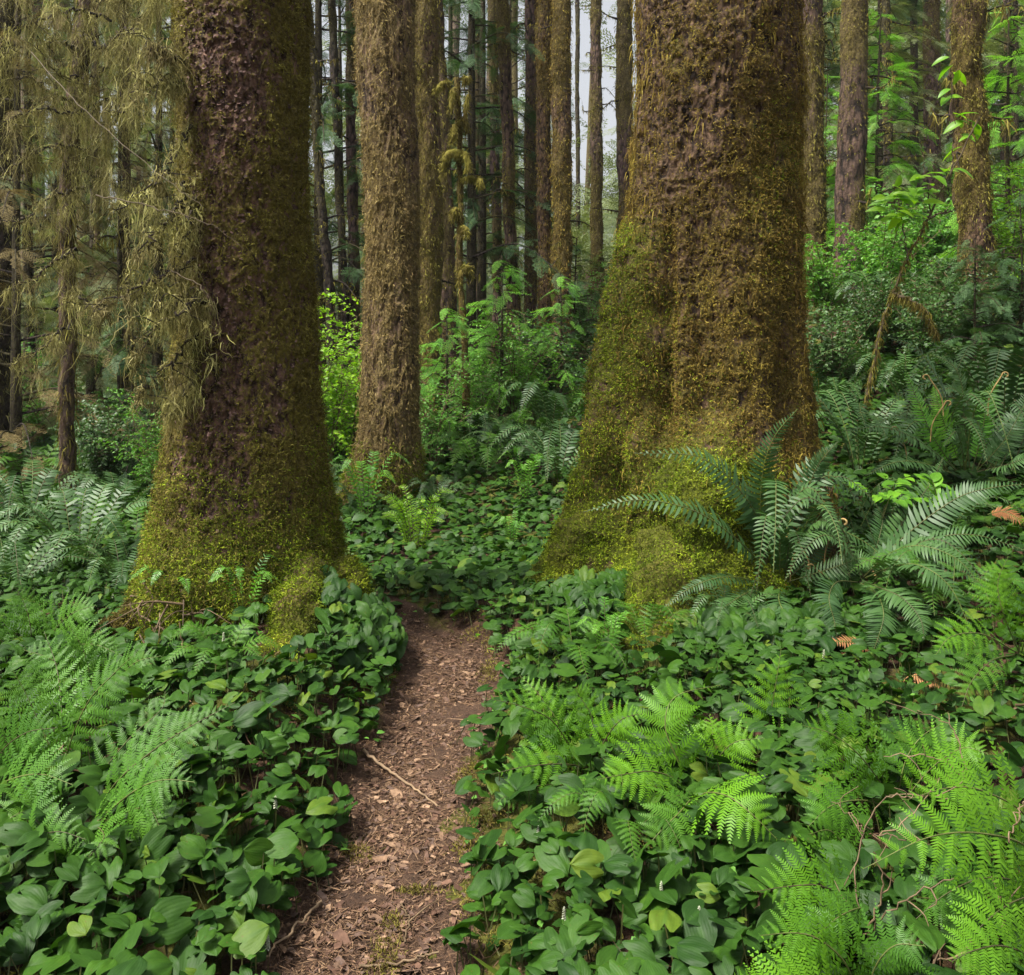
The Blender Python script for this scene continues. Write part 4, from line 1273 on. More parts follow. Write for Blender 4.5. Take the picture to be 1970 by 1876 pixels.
# ------------------------------------------------------------------ heart-leaved ground cover
def heart(nr, nc, L=1.0):
    t = np.linspace(0, 1, nr)
    u = np.linspace(-1, 1, nc)
    w = np.where(t < .35, .6 * np.sqrt(np.clip(1 - ((.35 - t) / .6) ** 2, 0, 1)), .6 * (1 - ((t - .35).clip(0) / .65) ** 2.1))
    w = np.where(t >= 1, 0.004, w)
    T_, U = np.meshgrid(t, u, indexing='ij')
    x = U * np.repeat(w[:, None], nc, 1)
    y = T_ - 0.44 * 3 * np.abs(U) * (1.15 - np.abs(U)) * (1 - T_) ** 2
    z = 0.2 * np.abs(x) + 0.05 * np.sin(T_ * 5 + U * 1.5) - 0.2 * T_ ** 2 - 0.16 * np.abs(U) ** 3 + .05 * np.sin(U * 7 + T_ * 3) + .05 * np.abs(U) * np.sin(T_ * 9 + U * 2)
    tt = np.stack([(np.abs(U) < 0.01) * 0.5, U], -1).reshape(-1, 2)
    return np.stack([x, y, z], -1).reshape(-1, 3) * L, grid_faces(nr, nc)[:, ::-1], tt


def oval(nr=4, nc=3, w0=0.3, fold=0.25, droop=0.25):
    t = np.linspace(0, 1, nr)
    u = np.linspace(-1, 1, nc)
    w = w0 * np.sin(np.pi * t ** 0.85) ** 0.8 + 0.004
    T_, U = np.meshgrid(t, u, indexing='ij')
    x = U * w[:, None]
    z = fold * np.abs(x) - droop * T_ ** 2
    return np.stack([x, T_, z], -1).reshape(-1, 3), grid_faces(nr, nc)[:, ::-1]


def keep_off(x, y):
    """True where ground cover may grow: off the path and out of the great trunks"""
    d = np.abs(x - path_x(y)) - path_hw(y)
    nz_ = 0.09 * vnoise(np.stack([x * 3, y * 3, 0 * x], -1), 61)
    ok = (d + nz_ > 0.01 + 0.06 * (x > path_x(y)) * sst(2.9, 2.2, y)) | (y > 5.25)
    for (c, tr, pad) in ((LT, LEFT, 0.03), (RT, RIGHT, 0.02), (TT, PALE, 0.05)):
        k = np.argmin(np.abs(tr.Z[:, 0] - (gz(c[0], c[1]) + 0.12)))
        ring = tr.P[k]
        cc = ring.mean(0)
        a = np.arctan2(y - cc[1], x - cc[0]) % TAU
        th = np.arctan2(ring[:, 1] - cc[1], ring[:, 0] - cc[0]) % TAU
        o = np.argsort(th)
        rr = np.interp(a, th[o], np.linalg.norm(ring[:, :2] - cc[:2], axis=1)[o], period=TAU)
        ok &= np.hypot(x - cc[0], y - cc[1]) > rr + pad - 0.06
    for (c, r0, r1) in ROOTS:
        rad = np.linspace(r0, r1, len(c)) * .95
        for k in range(0, len(c), 4):
            ok &= (np.hypot(x - c[k, 0], y - c[k, 1]) > rad[k]) & (np.hypot(x - c[k, 0] * .97, y - c[k, 1] + .12) > rad[k])
    return ok


def leaf_bed(n, ylo, yhi, half, size, hmin, hmax, dens, tmpl, seed, tilt=0.42):
    y = rng.uniform(ylo, yhi, n)
    x = rng.uniform(-1, 1, n) * half(y)
    ok = keep_off(x, y)
    dn = dens(x, y) + 0.35 * fbm(np.stack([x * 1.8, y * 1.8, 0 * x], -1), 2, seed)
    ok &= rng.uniform(0, 1, n) < dn
    x, y = x[ok], y[ok]
    k = len(x)
    z = terrain(x, y) + rng.uniform(hmin, hmax, k) + 0.03 * fbm(np.stack([x * 4, y * 4, 0 * x], -1), 2, seed + 4)
    az = rng.uniform(0, TAU, k)
    fw = np.stack([np.cos(az), np.sin(az), rng.normal(size=k) * 0.18 - 0.12], -1)
    # leaves turn their tips towards the light and the open path
    fw = unit(fw + np.array([0.0, -0.2, 0.0]))
    nr = unit(np.array([-0.12, -0.16, 1.0]) + rng.normal(size=(k, 3)) * tilt)
    s = size * np.clip(rng.normal(1, .28, k), .35, 1.6)
    Mx = axes(fw, nr) * (s[:, None, None] * np.stack([rng.uniform(.85, 1.15, k), np.ones(k), rng.uniform(.2, 1.1, k)], -1)[:, None, :])
    return Mx, np.stack([x, y, z], -1), rng.uniform(0, 1, k), s


G, GS = Geo(), Geo()
hv, hf, ht = heart(7, 9)
hv2, hf2, ht2 = heart(5, 5)


def dens_near(x, y):
    d = np.abs(x - path_x(y)) - path_hw(y)
    r = 0.8 - 0.35 * sst(1.1, 2.2, x) * sst(3.6, 2.2, y)
    r = r * np.where(x > path_x(y), 0.45 + 0.55 * sst(0.0, 0.3, d), 0.75 + 0.25 * sst(0.0, 0.2, d))
    r = r * (1 - .85 * np.exp(-((x - 1.75) / .55) ** 2 - ((y - 3.85) / .42) ** 2)) * (1 - .35 * np.exp(-((x - 1.1) / .9) ** 2 - ((y - 7.9) / .8) ** 2))
    return r


for (n, ylo, yhi, size, tm) in ((6000, 1.5, 3.3, .05, 0), (12500, 3.3, 5.6, .045, 0), (30000, 5.3, 10.5, .055, 1)):
    Mx, T_, r, s = leaf_bed(n, ylo, yhi, lambda y: 0.62 * y + 0.5, size, 0.02, 0.14, dens_near, tm, 71)
    if tm == 0:
        G.inst(hv, hf, Mx, T_, r, ht)
        # their thin stalks
        q = T_.copy()
        q[:, 2] = terrain(T_[:, 0], T_[:, 1])
        q[:, :2] += rng.normal(size=(len(q), 2)) * 0.02
        w = np.array([0.0016, 0, 0])
        V = np.stack([q - w, q + w, T_ + w, T_ - w], 1).reshape(-1, 3)
        GS.add(V, np.arange(len(V)).reshape(-1, 4), np.repeat(rng.uniform(0, 1, len(q)), 4))
    else:
        G.inst(hv2, hf2, Mx, T_, r, ht2)
# leaves heaped up the bank beside the left trunk's root and over the right root
for (cx_, cy_, rx, ry, n, h0) in ((-0.72, 4.25, .26, .4, 420, .12), (0.55, 4.7, .35, .3, 260, .1), (1.1, 4.2, .4, .25, 220, .06)):
    x = cx_ + rng.normal(size=n) * rx * .6
    y = cy_ + rng.normal(size=n) * ry * .6
    ok = keep_off(x, y)
    x, y = x[ok], y[ok]
    k = len(x)
    e = np.exp(-((x - cx_) / rx) ** 2 - ((y - cy_) / ry) ** 2)
    z = terrain(x, y) + rng.uniform(0.04, 0.12, k) + h0 * e * rng.uniform(.5, 1, k)
    fw = unit(np.stack([rng.normal(size=k) * .7, -np.abs(rng.normal(size=k)) - .2, -np.full(k, .45)], -1))
    Mx = axes(fw, unit(np.array([0, -.5, 1.0]) + rng.normal(size=(k, 3)) * .3)) * (0.065 * rng.uniform(.6, 1.3, k))[:, None, None]
    G.inst(hv, hf, Mx, np.stack([x, y, z], -1), rng.uniform(0, 1, k), ht)
tag(obj("leafy_ground_cover", G, M['lily']), "carpet of green heart shaped leaves covering the ground on both sides of the path", "ground cover", kind='stuff')
tag(obj("leaf_stems", GS, M['stem']), "thin green stalks under the carpet of heart shaped leaves", "stalks", kind='stuff')

# small low leaves and seedlings between them
G = Geo()
ov, of_ = oval()
n = 5500
y = rng.uniform(1.6, 6.5, n)
x = rng.uniform(-1, 1, n) * (0.62 * y + .5)
ok = keep_off(x, y) & (rng.uniform(0, 1, n) < 0.5 + .5 * vnoise(np.stack([x * 2, y * 2, 0 * x], -1), 15))
x, y = x[ok], y[ok]
k = len(x)
T_ = np.stack([x, y, terrain(x, y) + rng.uniform(.01, .07, k)], -1)
az = rng.uniform(0, TAU, k)
Mx = axes(np.stack([np.cos(az), np.sin(az), rng.normal(size=k) * .3], -1), UP + rng.normal(size=(k, 3)) * .3) * rng.uniform(.018, .045, k)[:, None, None]
G.inst(ov, of_, Mx, T_, rng.uniform(0, .9, k))
tag(obj("seedling_leaves", G, M['shrub']), "scatter of tiny bright leaves low between the heart shaped leaves", "seedlings", kind='stuff')

# ------------------------------------------------------------------ litter on the path and under the plants
G, GN = Geo(), Geo()
fl_v = np.array([[-.5, -.9, 0], [.45, -1, .1], [-.65, -.1, .14], [.6, .05, .0], [-.35, .9, .2], [.4, 1, .05]])
fl_f = np.array([[0, 1, 3, 2], [2, 3, 5, 4]])
def litter(n, ylo, yhi, wide, lo, hi):
    y = rng.uniform(ylo, yhi, n)
    x = path_x(y) + np.clip(rng.normal(size=n) * .55, -1.6, 1.6) * (path_hw(y) + wide)
    v = np.abs(x - path_x(y)) / (path_hw(y) + .1)
    z = terrain(x, y) + 0.02 * np.clip(1 - v ** 4, -.2, 1) + .004
    az = rng.uniform(0, TAU, n)
    fw = np.stack([np.cos(az), np.sin(az), rng.normal(size=n) * .18], -1)
    s = rng.uniform(lo, hi, n) * rng.uniform(.5, 1, n)
    Mx = axes(fw, UP + rng.normal(size=(n, 3)) * .28) * s[:, None, None] * np.stack([rng.uniform(.4, 1, n), np.ones(n), rng.uniform(.2, 1.2, n)], -1)[:, None, :]
    return Mx, np.stack([x, y, z], -1)
for n, lo, hi in ((7500, .003, .010), (2200, .009, .022), (130, .018, .036)):
    Mx, T_ = litter(n, 1.5, 5.3, .06, lo, hi)
    G.inst(fl_v, fl_f, Mx, T_, rng.uniform(0, 1, n))
tag(obj("bark_litter", G, M['litter'], smooth=False), "brown flakes of bark and dead leaves strewn over the path", "litter", kind='stuff')
n = 17000
Mx, T_ = litter(n, 1.5, 5.3, .10, .015, .045)
fw = Mx[:, :, 1]
V, F, m_ = strands(T_ - fw * .5, fw, np.linalg.norm(fw, axis=1) * 1.3, rng.uniform(.0013, .0028, n), 2, 0.02, .12, side=np.tile(UP, (n, 1)))
GN.add(V, F, np.repeat(rng.uniform(0, 1, n), m_))
n = 5000
y = rng.uniform(1.6, 5.5, n); x = rng.uniform(-1, 1, n) * (0.62 * y + .3)
T_ = np.stack([x, y, terrain(x, y) + rng.uniform(.004, .03, n)], -1)
az = rng.uniform(0, TAU, n)
V, F, m_ = strands(T_, np.stack([np.cos(az), np.sin(az), rng.normal(size=n) * .2], -1), rng.uniform(.03, .14, n), rng.uniform(.0015, .004, n), 3, 0.05, .2)
GN.add(V, F, np.repeat(rng.uniform(0, 1, n), m_))
tag(obj("needle_litter", GN, M['needles']), "fallen brown needles and broken twiglets on the path and its banks", "litter", kind='stuff')

# moss cushions along the path's edges
GM = Geo()
def moss_bed(cx_, cy_, rx, ry, n, hgt=0.018, L_=.014):
    a = rng.uniform(0, TAU, n); r = rng.uniform(0, 1, n) ** .6 * rng.uniform(.6, 1.25, n)
    x = cx_ + np.cos(a) * r * rx; y = cy_ + np.sin(a) * r * ry
    z = terrain(x, y) + .012 + hgt * np.clip(1 - r ** 2, 0, 1)
    V, F, m_ = strands(np.stack([x, y, z], -1), UP * .8 + rng.normal(size=(n, 3)) * .5, L_ * rng.uniform(.5, 1.3, n), rng.uniform(.0025, .0045, n), 2, .1, .5)
    GM.add(V, F, np.repeat(np.clip(.5 + .4 * vnoise(np.stack([x, y, z], -1) * 12, 3) + rng.uniform(-.3, .3, n), 0, 1), m_))
for (px, py, rx, ry, n) in ((690, 1640, .07, .06, 260), (905, 1640, .07, .08, 330), (930, 1730, .07, .1, 420), (755, 1770, .045, .06, 180), (735, 1850, .06, .14, 500), (905, 1500, .08, .1, 450),
                           (800, 1710, .08, .025, 260), (930, 1600, .08, .07, 300), (745, 1320, .06, .3, 500), (940, 1300, .07, .2, 400)):
    dd = CAM_H * F_PX / (py - HOR)
    q = P(px, py, dd)
    moss_bed(q[0], q[1], rx, ry, n)
for k in range(60):
    y0 = rng.uniform(1.9, 5); sd = rng.choice([-1, 1]); x0 = path_x(y0) + sd * (path_hw(y0) + rng.uniform(.08, .7))
    moss_bed(x0, y0, rng.uniform(.05, .14), rng.uniform(.05, .14), 220, .02)
tag(obj("moss_patches", GM, M['moss_olive']), "low cushions of yellow green moss along both edges of the path", "moss", kind='stuff')


# ------------------------------------------------------------------ single things lying or standing on the ground
def stick(name, label, pts, r0, r1, mat, cat, group=None, kinks=0.01, n=24, forks=()):
    b = np.asarray(pts[0], float)
    c = curve(pts, n)
    c[1:-1] += rng.normal(size=(n - 2, 3)) * kinks * np.array([1, 1, .4])
    g = Geo()
    V, F = tube(c, np.linspace(r0, r1, n), 7, .2)
    g.add(V, F, rng.uniform(.2, .9))
    for (k, dr, l) in forks:
        e = curve([c[k], c[k] + np.array(dr) * l * .5 + rng.normal(size=3) * .01, c[k] + np.array(dr) * l], 8)
        V, F = tube(e, np.linspace(r1 * 1.5, r1 * .6, 8), 5)
        g.add(V, F, rng.uniform(.2, .9))
    o = obj(name, g, mat, None, b)
    return tag(o, label, cat, group)


def on_path(px, py, up=0.012):
    dd = CAM_H * F_PX / (py - HOR)
    q = P(px, py, dd)
    q[2] = gz(q[0], q[1]) + up + .016
    return q


stick("fallen_twig", "long pale straight twig lying slantwise across the path", [on_path(700, 1466), on_path(770, 1500, .02), on_path(842, 1552)], .006, .003, M['twig_pale'], "twig", kinks=.003)
stick("fallen_twig", "thin pale twig at the lower left rim of the path, pointing at the bottom edge", [on_path(618, 1735), on_path(560, 1810, .03), on_path(495, 1875, .02)], .004, .0025, M['twig_pale'], "twig", kinks=.004)
stick("fallen_twig", "short grey forked twig lying near the bottom of the path", [on_path(780, 1812), on_path(786, 1770, .015), on_path(770, 1738)], .003, .002, M['twig'], "twig", kinks=.003, forks=((10, (.6, .7, .05), .12),))
stick("fallen_twig", "brown twig lying flat across the bottom of the path", [on_path(690, 1858), on_path(770, 1850), on_path(845, 1842)], .004, .0025, M['twig'], "twig", kinks=.003)
stick("dead_stalk", "bare grey stalk standing upright among leaves before the great left trunk", [P(345, 1365, 3.75), P(352, 1270, 3.72), P(345, 1195, 3.7)], .005, .003, M['twig'], "stalk", kinks=.004, forks=((14, (.3, -.2, .5), .12),))
stick("dead_stalk", "thin curved pale stalk hanging down the leafy bank left of the path", [P(608, 1365, 3.85), P(620, 1400, 3.75), P(612, 1450, 3.6)], .004, .0025, M['twig_pale'], "stalk", kinks=.003)
stick("fallen_branch", "grey brown fallen branch half hidden among the round leaves on the right", [P(1370, 1403, 3.35), P(1420, 1400, 3.3), P(1460, 1396, 3.28)], .012, .009, M['twig'], "branch", kinks=.003)
stick("fallen_branch", "thin bent branch in the dark hollow at the right edge", [P(1880, 1395, 3.4), P(1930, 1375, 3.3), P(1985, 1345, 3.25)], .006, .004, M['twig'], "branch", kinks=.006, forks=((8, (.4, -.2, -.3), .15),))

# curled dead leaf and bark slabs on the path
def slab(label, px, py, l, w, az, bend, tint, name="bark_piece", cat="bark", mat='litter'):
    q = on_path(px, py, .004)
    u = np.linspace(-1, 1, 14); v = np.linspace(-1, 1, 9)
    U, V_ = np.meshgrid(u, v, indexing='ij')
    ew = 1 + .25 * vnoise(np.stack([U * 2.5, np.sign(V_), 0 * U], -1), int(px)) - .35 * np.abs(U) ** 3
    x = U * l * (1 + .12 * vnoise(np.stack([V_ * 2, np.sign(U) * 3, 0 * U], -1), int(py)))
    yv = V_ * w * ew
    z = bend * (V_ ** 2) * w + .012 * vnoise(np.stack([U * 3, V_ * 3, 0 * U], -1), int(px + py)) + .01
    ca, sa = math.cos(az), math.sin(az)
    top = np.stack([x * ca - yv * sa, x * sa + yv * ca, z], -1)
    g = Geo()
    g.add(top, grid_faces(14, 9), tint)
    bot = top - np.array([0, 0, .007])
    g.add(bot, grid_faces(14, 9)[:, ::-1], tint * .6)
    ring = [(i, 0) for i in range(14)] + [(13, j) for j in range(1, 9)] + [(i, 8) for i in range(12, -1, -1)] + [(0, j) for j in range(7, 0, -1)]
    A = np.array([top[i] for i in ring]); B = np.array([bot[i] for i in ring])
    m_ = len(ring)
    g.add(np.concatenate([A, B]), np.array([[k, (k + 1) % m_, m_ + (k + 1) % m_, m_ + k] for k in range(m_)])[:, ::-1], tint * .8)
    o = obj(name, g, M[mat], None, q)
    tag(o, label, cat)
slab("reddish bark slab on the left of the path just below the long pale twig", 770, 1535, .055, .03, 1.1, .3, .45)
slab("orange brown flat bark slab in the middle of the path below the long twig", 850, 1590, .06, .022, .2, .2, .6)
slab("purplish bark chip on the path left of the middle moss cushion", 735, 1660, .04, .024, -.4, .3, .3)
slab("pale tan bark chip at the left edge of the path beside the leaves", 675, 1555, .05, .02, .3, .3, .95)
slab("dark bark chip on the upper path under the leafy bank", 850, 1378, .05, .025, .2, .3, .2)
slab("reddish bark slab in front of the curled dead leaf", 690, 1790, .05, .026, -.2, .3, .4)
slab("grey brown bark chip near the bottom edge of the path", 845, 1735, .045, .02, .5, .3, .62)
# curled leaf: a rolled sheet
q = on_path(665, 1752, .0)
g = Geo()
for (cx_, r_, w_, t0, t1) in ((-.028, .026, .03, -.9, 4.2), (.012, .036, .035, -.6, 3.9), (.045, .03, .028, -1.2, 3.4)):
    th = np.linspace(t0, t1, 22); s_ = np.linspace(-1, 1, 7)
    TH, S_ = np.meshgrid(th, s_, indexing='ij')
    rr = r_ * (.75 + .08 * TH) * (1 - .25 * S_ ** 2)
    V = np.stack([cx_ + S_ * w_ * .55 + .1 * rr * np.cos(TH), rr * np.cos(TH) * .9, r_ + rr * np.sin(TH) * .9 + .004 * vnoise(np.stack([TH * 3, S_ * 3, 0 * S_], -1), 3)], -1)
    g.add(V, grid_faces(22, 7), rng.uniform(0, .8))
tag(obj("curled_leaf", g, M['curl'], None, q), "rolled up dark brown dead leaf lying at the left side of the lower path", "dead leaf")
# half buried mossy root at the bottom of the path
q = on_path(742, 1850, .0)
u = np.linspace(-1, 1, 40); th = np.linspace(-.15, math.pi + .15, 20)
U, TH = np.meshgrid(u, th, indexing='ij')
rr = (.06 + .03 * (1 - U) / 2) * np.clip(1 - np.abs(U) ** 4, 0, 1) ** .5 * (1 + .25 * vnoise(np.stack([U * 3, TH, 0 * U], -1), 6))
V = np.stack([rr * np.cos(TH) * 1.1 + .05 * U, U * .3, rr * np.sin(TH) * .55 - .012], -1)
g = Geo(); g.add(V, grid_faces(40, 20)[:, ::-1], np.clip(.4 + .5 * vnoise(V * 9, 8), 0, 1))
tag(obj("mossy_root", g, M['bark_gold'], None, q), "half buried mossy root crossing the path at the bottom edge", "root")

# white flower spikes
def spike_proto(loc, label, group):
    root = thing("flower_spike", label, "flower", loc, group)
    g = Geo()
    V, F = tube(curve([(0, 0, 0), (.004, 0, .1), (0, .004, .2)], 8), np.linspace(.0016, .001, 8), 5)
    g.add(V, F, .6)
    obj("flower_stem", g, M['stem'], root, np.zeros(3))
    g = Geo()
    K = 34
    zz = np.linspace(.135, .2, K); a = np.arange(K) * 2.4
    dr = np.stack([np.cos(a), np.sin(a), np.full(K, .3)], -1)
    Mx = axes(dr, UP + 0 * dr) * np.linspace(.011, .005, K)[:, None, None]
    bv, bf = oval(4, 3, .42, .8, .1)
    for tw in (0, 1.6, -1.6):
        dr2 = np.stack([np.cos(a + tw * .4), np.sin(a + tw * .4), np.full(K, .3 + tw * .3)], -1)
        g.inst(bv, bf, axes(dr2, UP + 0 * dr2) * np.linspace(.013, .006, K)[:, None, None], np.stack([0 * zz, 0 * zz, zz], -1) + dr2 * .002, rng.uniform(0, 1, K))
    obj("blossoms", g, M['flower'], root, np.zeros(3))
    return root
sp = None
for (px, py, lab) in ((530, 2283 * .7036 + 20, "white flower spike left of the path, highest one in the lower left leaf patch"), 
                      (185, 1760, "white flower spike in the dark leaves at the left edge"), (515, 1865, "white flower spike near the bottom edge left of the path"),
                      (1035, 1690, "white flower spike in the open leaves just right of the path"), (1085, 1868, "white flower spike at the bottom edge right of the path"),
                      (1272, 1816, "white flower spike between the path and the bottom lady fern"), (1345, 1870, "white flower spike at the foot of the bottom lady fern"),
                      (1550, 1540, "white flower spike in the leaf gap between the right lady ferns"), (1585, 1352, "white flower spike near the dark hollow of the right bank"),
                      (1672, 1368, "white flower spike right of the upright triangular fern"), 
                      (1155, 1210, "white flower spike in the leaf mound before the huge trunk"), (430, 1370, "white flower spike below the great left trunk")):
    dd = CAM_H * F_PX / (py - HOR) * .97
    x = (px - 985) / F_PX * dd
    loc = (x, dd, gz(x, dd) + .05)
    if sp is None:
        sp = spike_proto(loc, lab, "white flower spikes among the leaves")
        sp.scale = (.5, .5, .5)
    else:
        copy_thing(sp, loc, lab, rng.uniform(0, 6), rng.uniform(.38, .55))

# leafy shoot with paired bright leaves on the right bank
b = P(1760, 985, 5.0)
root = thing("leafy_shoot", "bright leafy shoots with pointed leaves between the sword ferns of the right bank", "plant", b)
gs, gl = Geo(), Geo()
for k in range(14):
    p0 = P(1760 + rng.uniform(-80, 70), 985 + rng.uniform(-5, 40), 5.0 + rng.uniform(-.25, .3))
    az = rng.uniform(0, TAU)
    e = p0 + np.array([math.cos(az) * .14, math.sin(az) * .1 - .05, rng.uniform(.14, .3)])
    c = curve([p0, (p0 + e) / 2 + [0, 0, .06], e], 10)
    V, F = tube(c, np.linspace(.003, .0015, 10), 5); gs.add(V, F, .7)
    idx = np.repeat(np.arange(3, 10), 1)
    t = unit(np.gradient(c, axis=0))[idx]
    sd = np.where(np.arange(len(idx)) % 2, 1., -1.)[:, None] * np.cross(t, UP)
    dr = unit(sd + t * .6 + [0, -.1, -.1])
    gl.inst(*oval(6, 5, .3, .3, .3), axes(dr, UP + [0, -.3, 0] + 0 * dr) * rng.uniform(.06, .1, len(idx))[:, None, None], c[idx], rng.uniform(0, 1, len(idx)))
obj("stems", gs, M['stem'], root, b); obj("leaves", gl, M['lady'], root, b)

# bare brown twigs of a dead bush over the right foreground
b = P(1655, 1860, 2.15)
root = thing("bare_bush", "dead bush of bare brown forking twigs rising through the right lady ferns", "bush", b)
for pts, r0 in (([(1655, 1868, 2.1), (1672, 1790, 2.0), (1700, 1700, 1.98), (1680, 1640, 1.97)], .006), ([(1650, 1868, 2.1), (1690, 1770, 2.0), (1760, 1720, 1.95), (1835, 1690, 1.93)], .005),
                ([(1660, 1868, 2.1), (1650, 1780, 2.05), (1645, 1680, 2.1), (1660, 1600, 2.15), (1705, 1533, 2.2)], .005), ([(1705, 1533, 2.2), (1770, 1530, 2.18), (1825, 1537, 2.15)], .004),
                ([(1660, 1600, 2.15), (1640, 1570, 2.2), (1600, 1543, 2.25)], .003), ([(1690, 1610, 2.1), (1760, 1560, 2.15), (1810, 1500, 2.2), (1840, 1485, 2.25)], .0035),
                ([(1855, 1500, 2.3), (1820, 1465, 2.3), (1770, 1450, 2.3), (1700, 1455, 2.32)], .004), ([(1855, 1500, 2.3), (1845, 1430, 2.4), (1805, 1385, 2.5), (1705, 1350, 2.6)], .004),
                ([(1680, 1605, 2.1), (1740, 1612, 2.05), (1790, 1625, 2.0)], .0035), ([(1920, 1810, 1.95), (1930, 1760, 1.95), (1925, 1725, 1.95)], .007),
                ([(1940, 1620, 2.0), (1955, 1570, 2.05), (1975, 1530, 2.1)], .004), ([(1920, 1785, 1.95), (1860, 1830, 1.9), (1800, 1850, 1.88), (1780, 1876, 1.87)], .006)):
    c = curve(pix(pts), 20)
    c[1:-1] += rng.normal(size=(18, 3)) * .0035
    g = Geo()
    V, F = tube(c, np.linspace(r0, r0 * .5, 20) * .5, 6, .25); g.add(V, F, rng.uniform(.2, 1))
    for k in (6, 11, 15):
        e = c[k] + unit(rng.normal(size=3) + [0, 0, .3]) * rng.uniform(.03, .09)
        V, F = tube(curve([c[k], (c[k] + e) / 2 + rng.normal(size=3) * .006, e], 6), np.linspace(r0 * .4, .0008, 6), 5); g.add(V, F, rng.uniform(.2, 1))
    obj("twig", g, M['twig'], root, b)
# ------------------------------------------------------------------ trunks of the stand behind
def stand_tree(label, top, bot, row, dd, mat, seed, mossn=900, moss='moss_olive', mlen=0.09, stubs=8, amp=0.03, cat="tree", name="conifer", group=None, twigl=0.5, hang=0.0):
    """top and bot: (left, right) columns at row 0 and at row `row`; dd: distance"""
    x0, w0 = (sum(top) / 2 - 985) / F_PX * dd, (top[1] - top[0]) / F_PX * dd
    x1, w1 = (sum(bot) / 2 - 985) / F_PX * dd, (bot[1] - bot[0]) / F_PX * dd
    za, zb = CAM_H + HOR / F_PX * dd, CAM_H - (row - HOR) / F_PX * dd
    zg = gz(x1, dd)
    b = np.array([x1, dd, zg])
    nz, nth = 150, 36
    zs = np.linspace(zg - 0.3, za + 2.0, nz)
    f = (zs - zb) / (za - zb)
    cx = x1 + (x0 - x1) * f
    R = (w1 + (w0 - w1) * f) / 2
    R = R * (1 + 0.5 * np.exp(-(zs - zg).clip(0) / 0.5)) + 0
    th = np.linspace(0, TAU, nth, endpoint=False)
    Zg, Tg = np.meshgrid(zs, th, indexing='ij')
    wob = 0.02 * vnoise(np.stack([zs * .8, zs * 0 + seed, zs * 0], -1), 5)
    p = np.stack([cx[:, None] + wob[:, None] + R[:, None] * np.cos(Tg), dd + R[:, None] * np.sin(Tg), Zg], -1)
    q = p * np.array([1, 1, .35])
    k = np.clip(R.mean() / .15, .3, 1.4)
    disp = amp * k * fbm(q * 5 / k, 3, seed) + .4 * amp * k * fbm(q * 22 / k, 2, seed + 9)
    p = p + np.stack([np.cos(Tg), np.sin(Tg), 0 * Tg], -1) * disp[..., None]
    N_ = unit(np.stack([np.cos(Tg), np.sin(Tg), 0 * Tg], -1))
    mo = np.clip(.5 + .5 * fbm(p * np.array([2.5, 2.5, 1.2]), 3, seed + 3), 0, 1)
    root = thing(name, label, cat, b, group)
    g = Geo(); g.add(p, grid_faces(nz, nth, True), np.stack([mo.ravel(), mo.ravel() * 0], -1))
    obj("trunk", g, M[mat], root, b)
    # moss shreds on the visible side
    g = Geo()
    mossn = int(mossn * 1.7)
    i = rng.integers(0, nz - 1, mossn)
    a = rng.uniform(-math.pi, 0, mossn)
    j = ((a % TAU) / TAU * nth).astype(int) % nth
    pr_ = .25 + mo[i, j]
    ok = rng.uniform(0, 1.1, mossn) < pr_
    i, j = i[ok], j[ok]
    pp_ = p[i, j] + np.stack([0 * i, 0 * i, rng.uniform(-.02, .02, len(i))], -1)
    nn_ = N_[i, j]
    pp_, nn_ = np.repeat(pp_, 3, 0), np.repeat(nn_, 3, 0)
    K = len(pp_)
    V, F, m_ = strands(pp_ + rng.normal(size=(K, 3)) * .015, nn_ * .6 + rng.normal(size=(K, 3)) * .4 + [0, 0, -.5], mlen * .65 * rng.uniform(.4, 1.3, K), rng.uniform(.005, .011, K) * (0.7 + dd / 25), 3, .5, .35)
    g.add(V, F, np.repeat(rng.uniform(0, 1, K), m_))
    obj("moss", g, M[moss], root, b)
    if stubs:
        g, gm = Geo(), Geo()
        for s_ in range(stubs):
            i = rng.integers(int(nz * .25), nz - 1)
            a = rng.choice([rng.uniform(-.7, .7), rng.uniform(math.pi - .7, math.pi + .7), rng.uniform(-2.6, -.5)])
            j = int((a % TAU) / TAU * nth) % nth
            o = N_[i, j]
            l = rng.uniform(.12, twigl)
            e = curve([p[i, j] - o * .03, p[i, j] + o * l * .5 + UP * rng.uniform(-.06, .08), p[i, j] + o * l + UP * rng.uniform(-.25, .12) + rng.normal(size=3) * .06], 8)
            V, F = tube(e, np.linspace(rng.uniform(.01, .022), .004, 8), 6, .3); g.add(V, F, .3)
            K = int(20 + 40 * l)
            c = e[rng.integers(1, 8, K)]
            V, F, m_ = strands(c + rng.normal(size=(K, 3)) * .008, rng.normal(size=(K, 3)) * .5 + [0, 0, -.7], rng.uniform(.04, .12, K) * (1 + hang * 3), rng.uniform(.008, .016, K), 3, .5, .3)
            gm.add(V, F, np.repeat(rng.uniform(.2, 1, K), m_))
        so = obj("dead_branches", g, M['bark_dark'], root, b)
        obj("branch_moss", gm, M['moss_olive'], so, b)
    return root


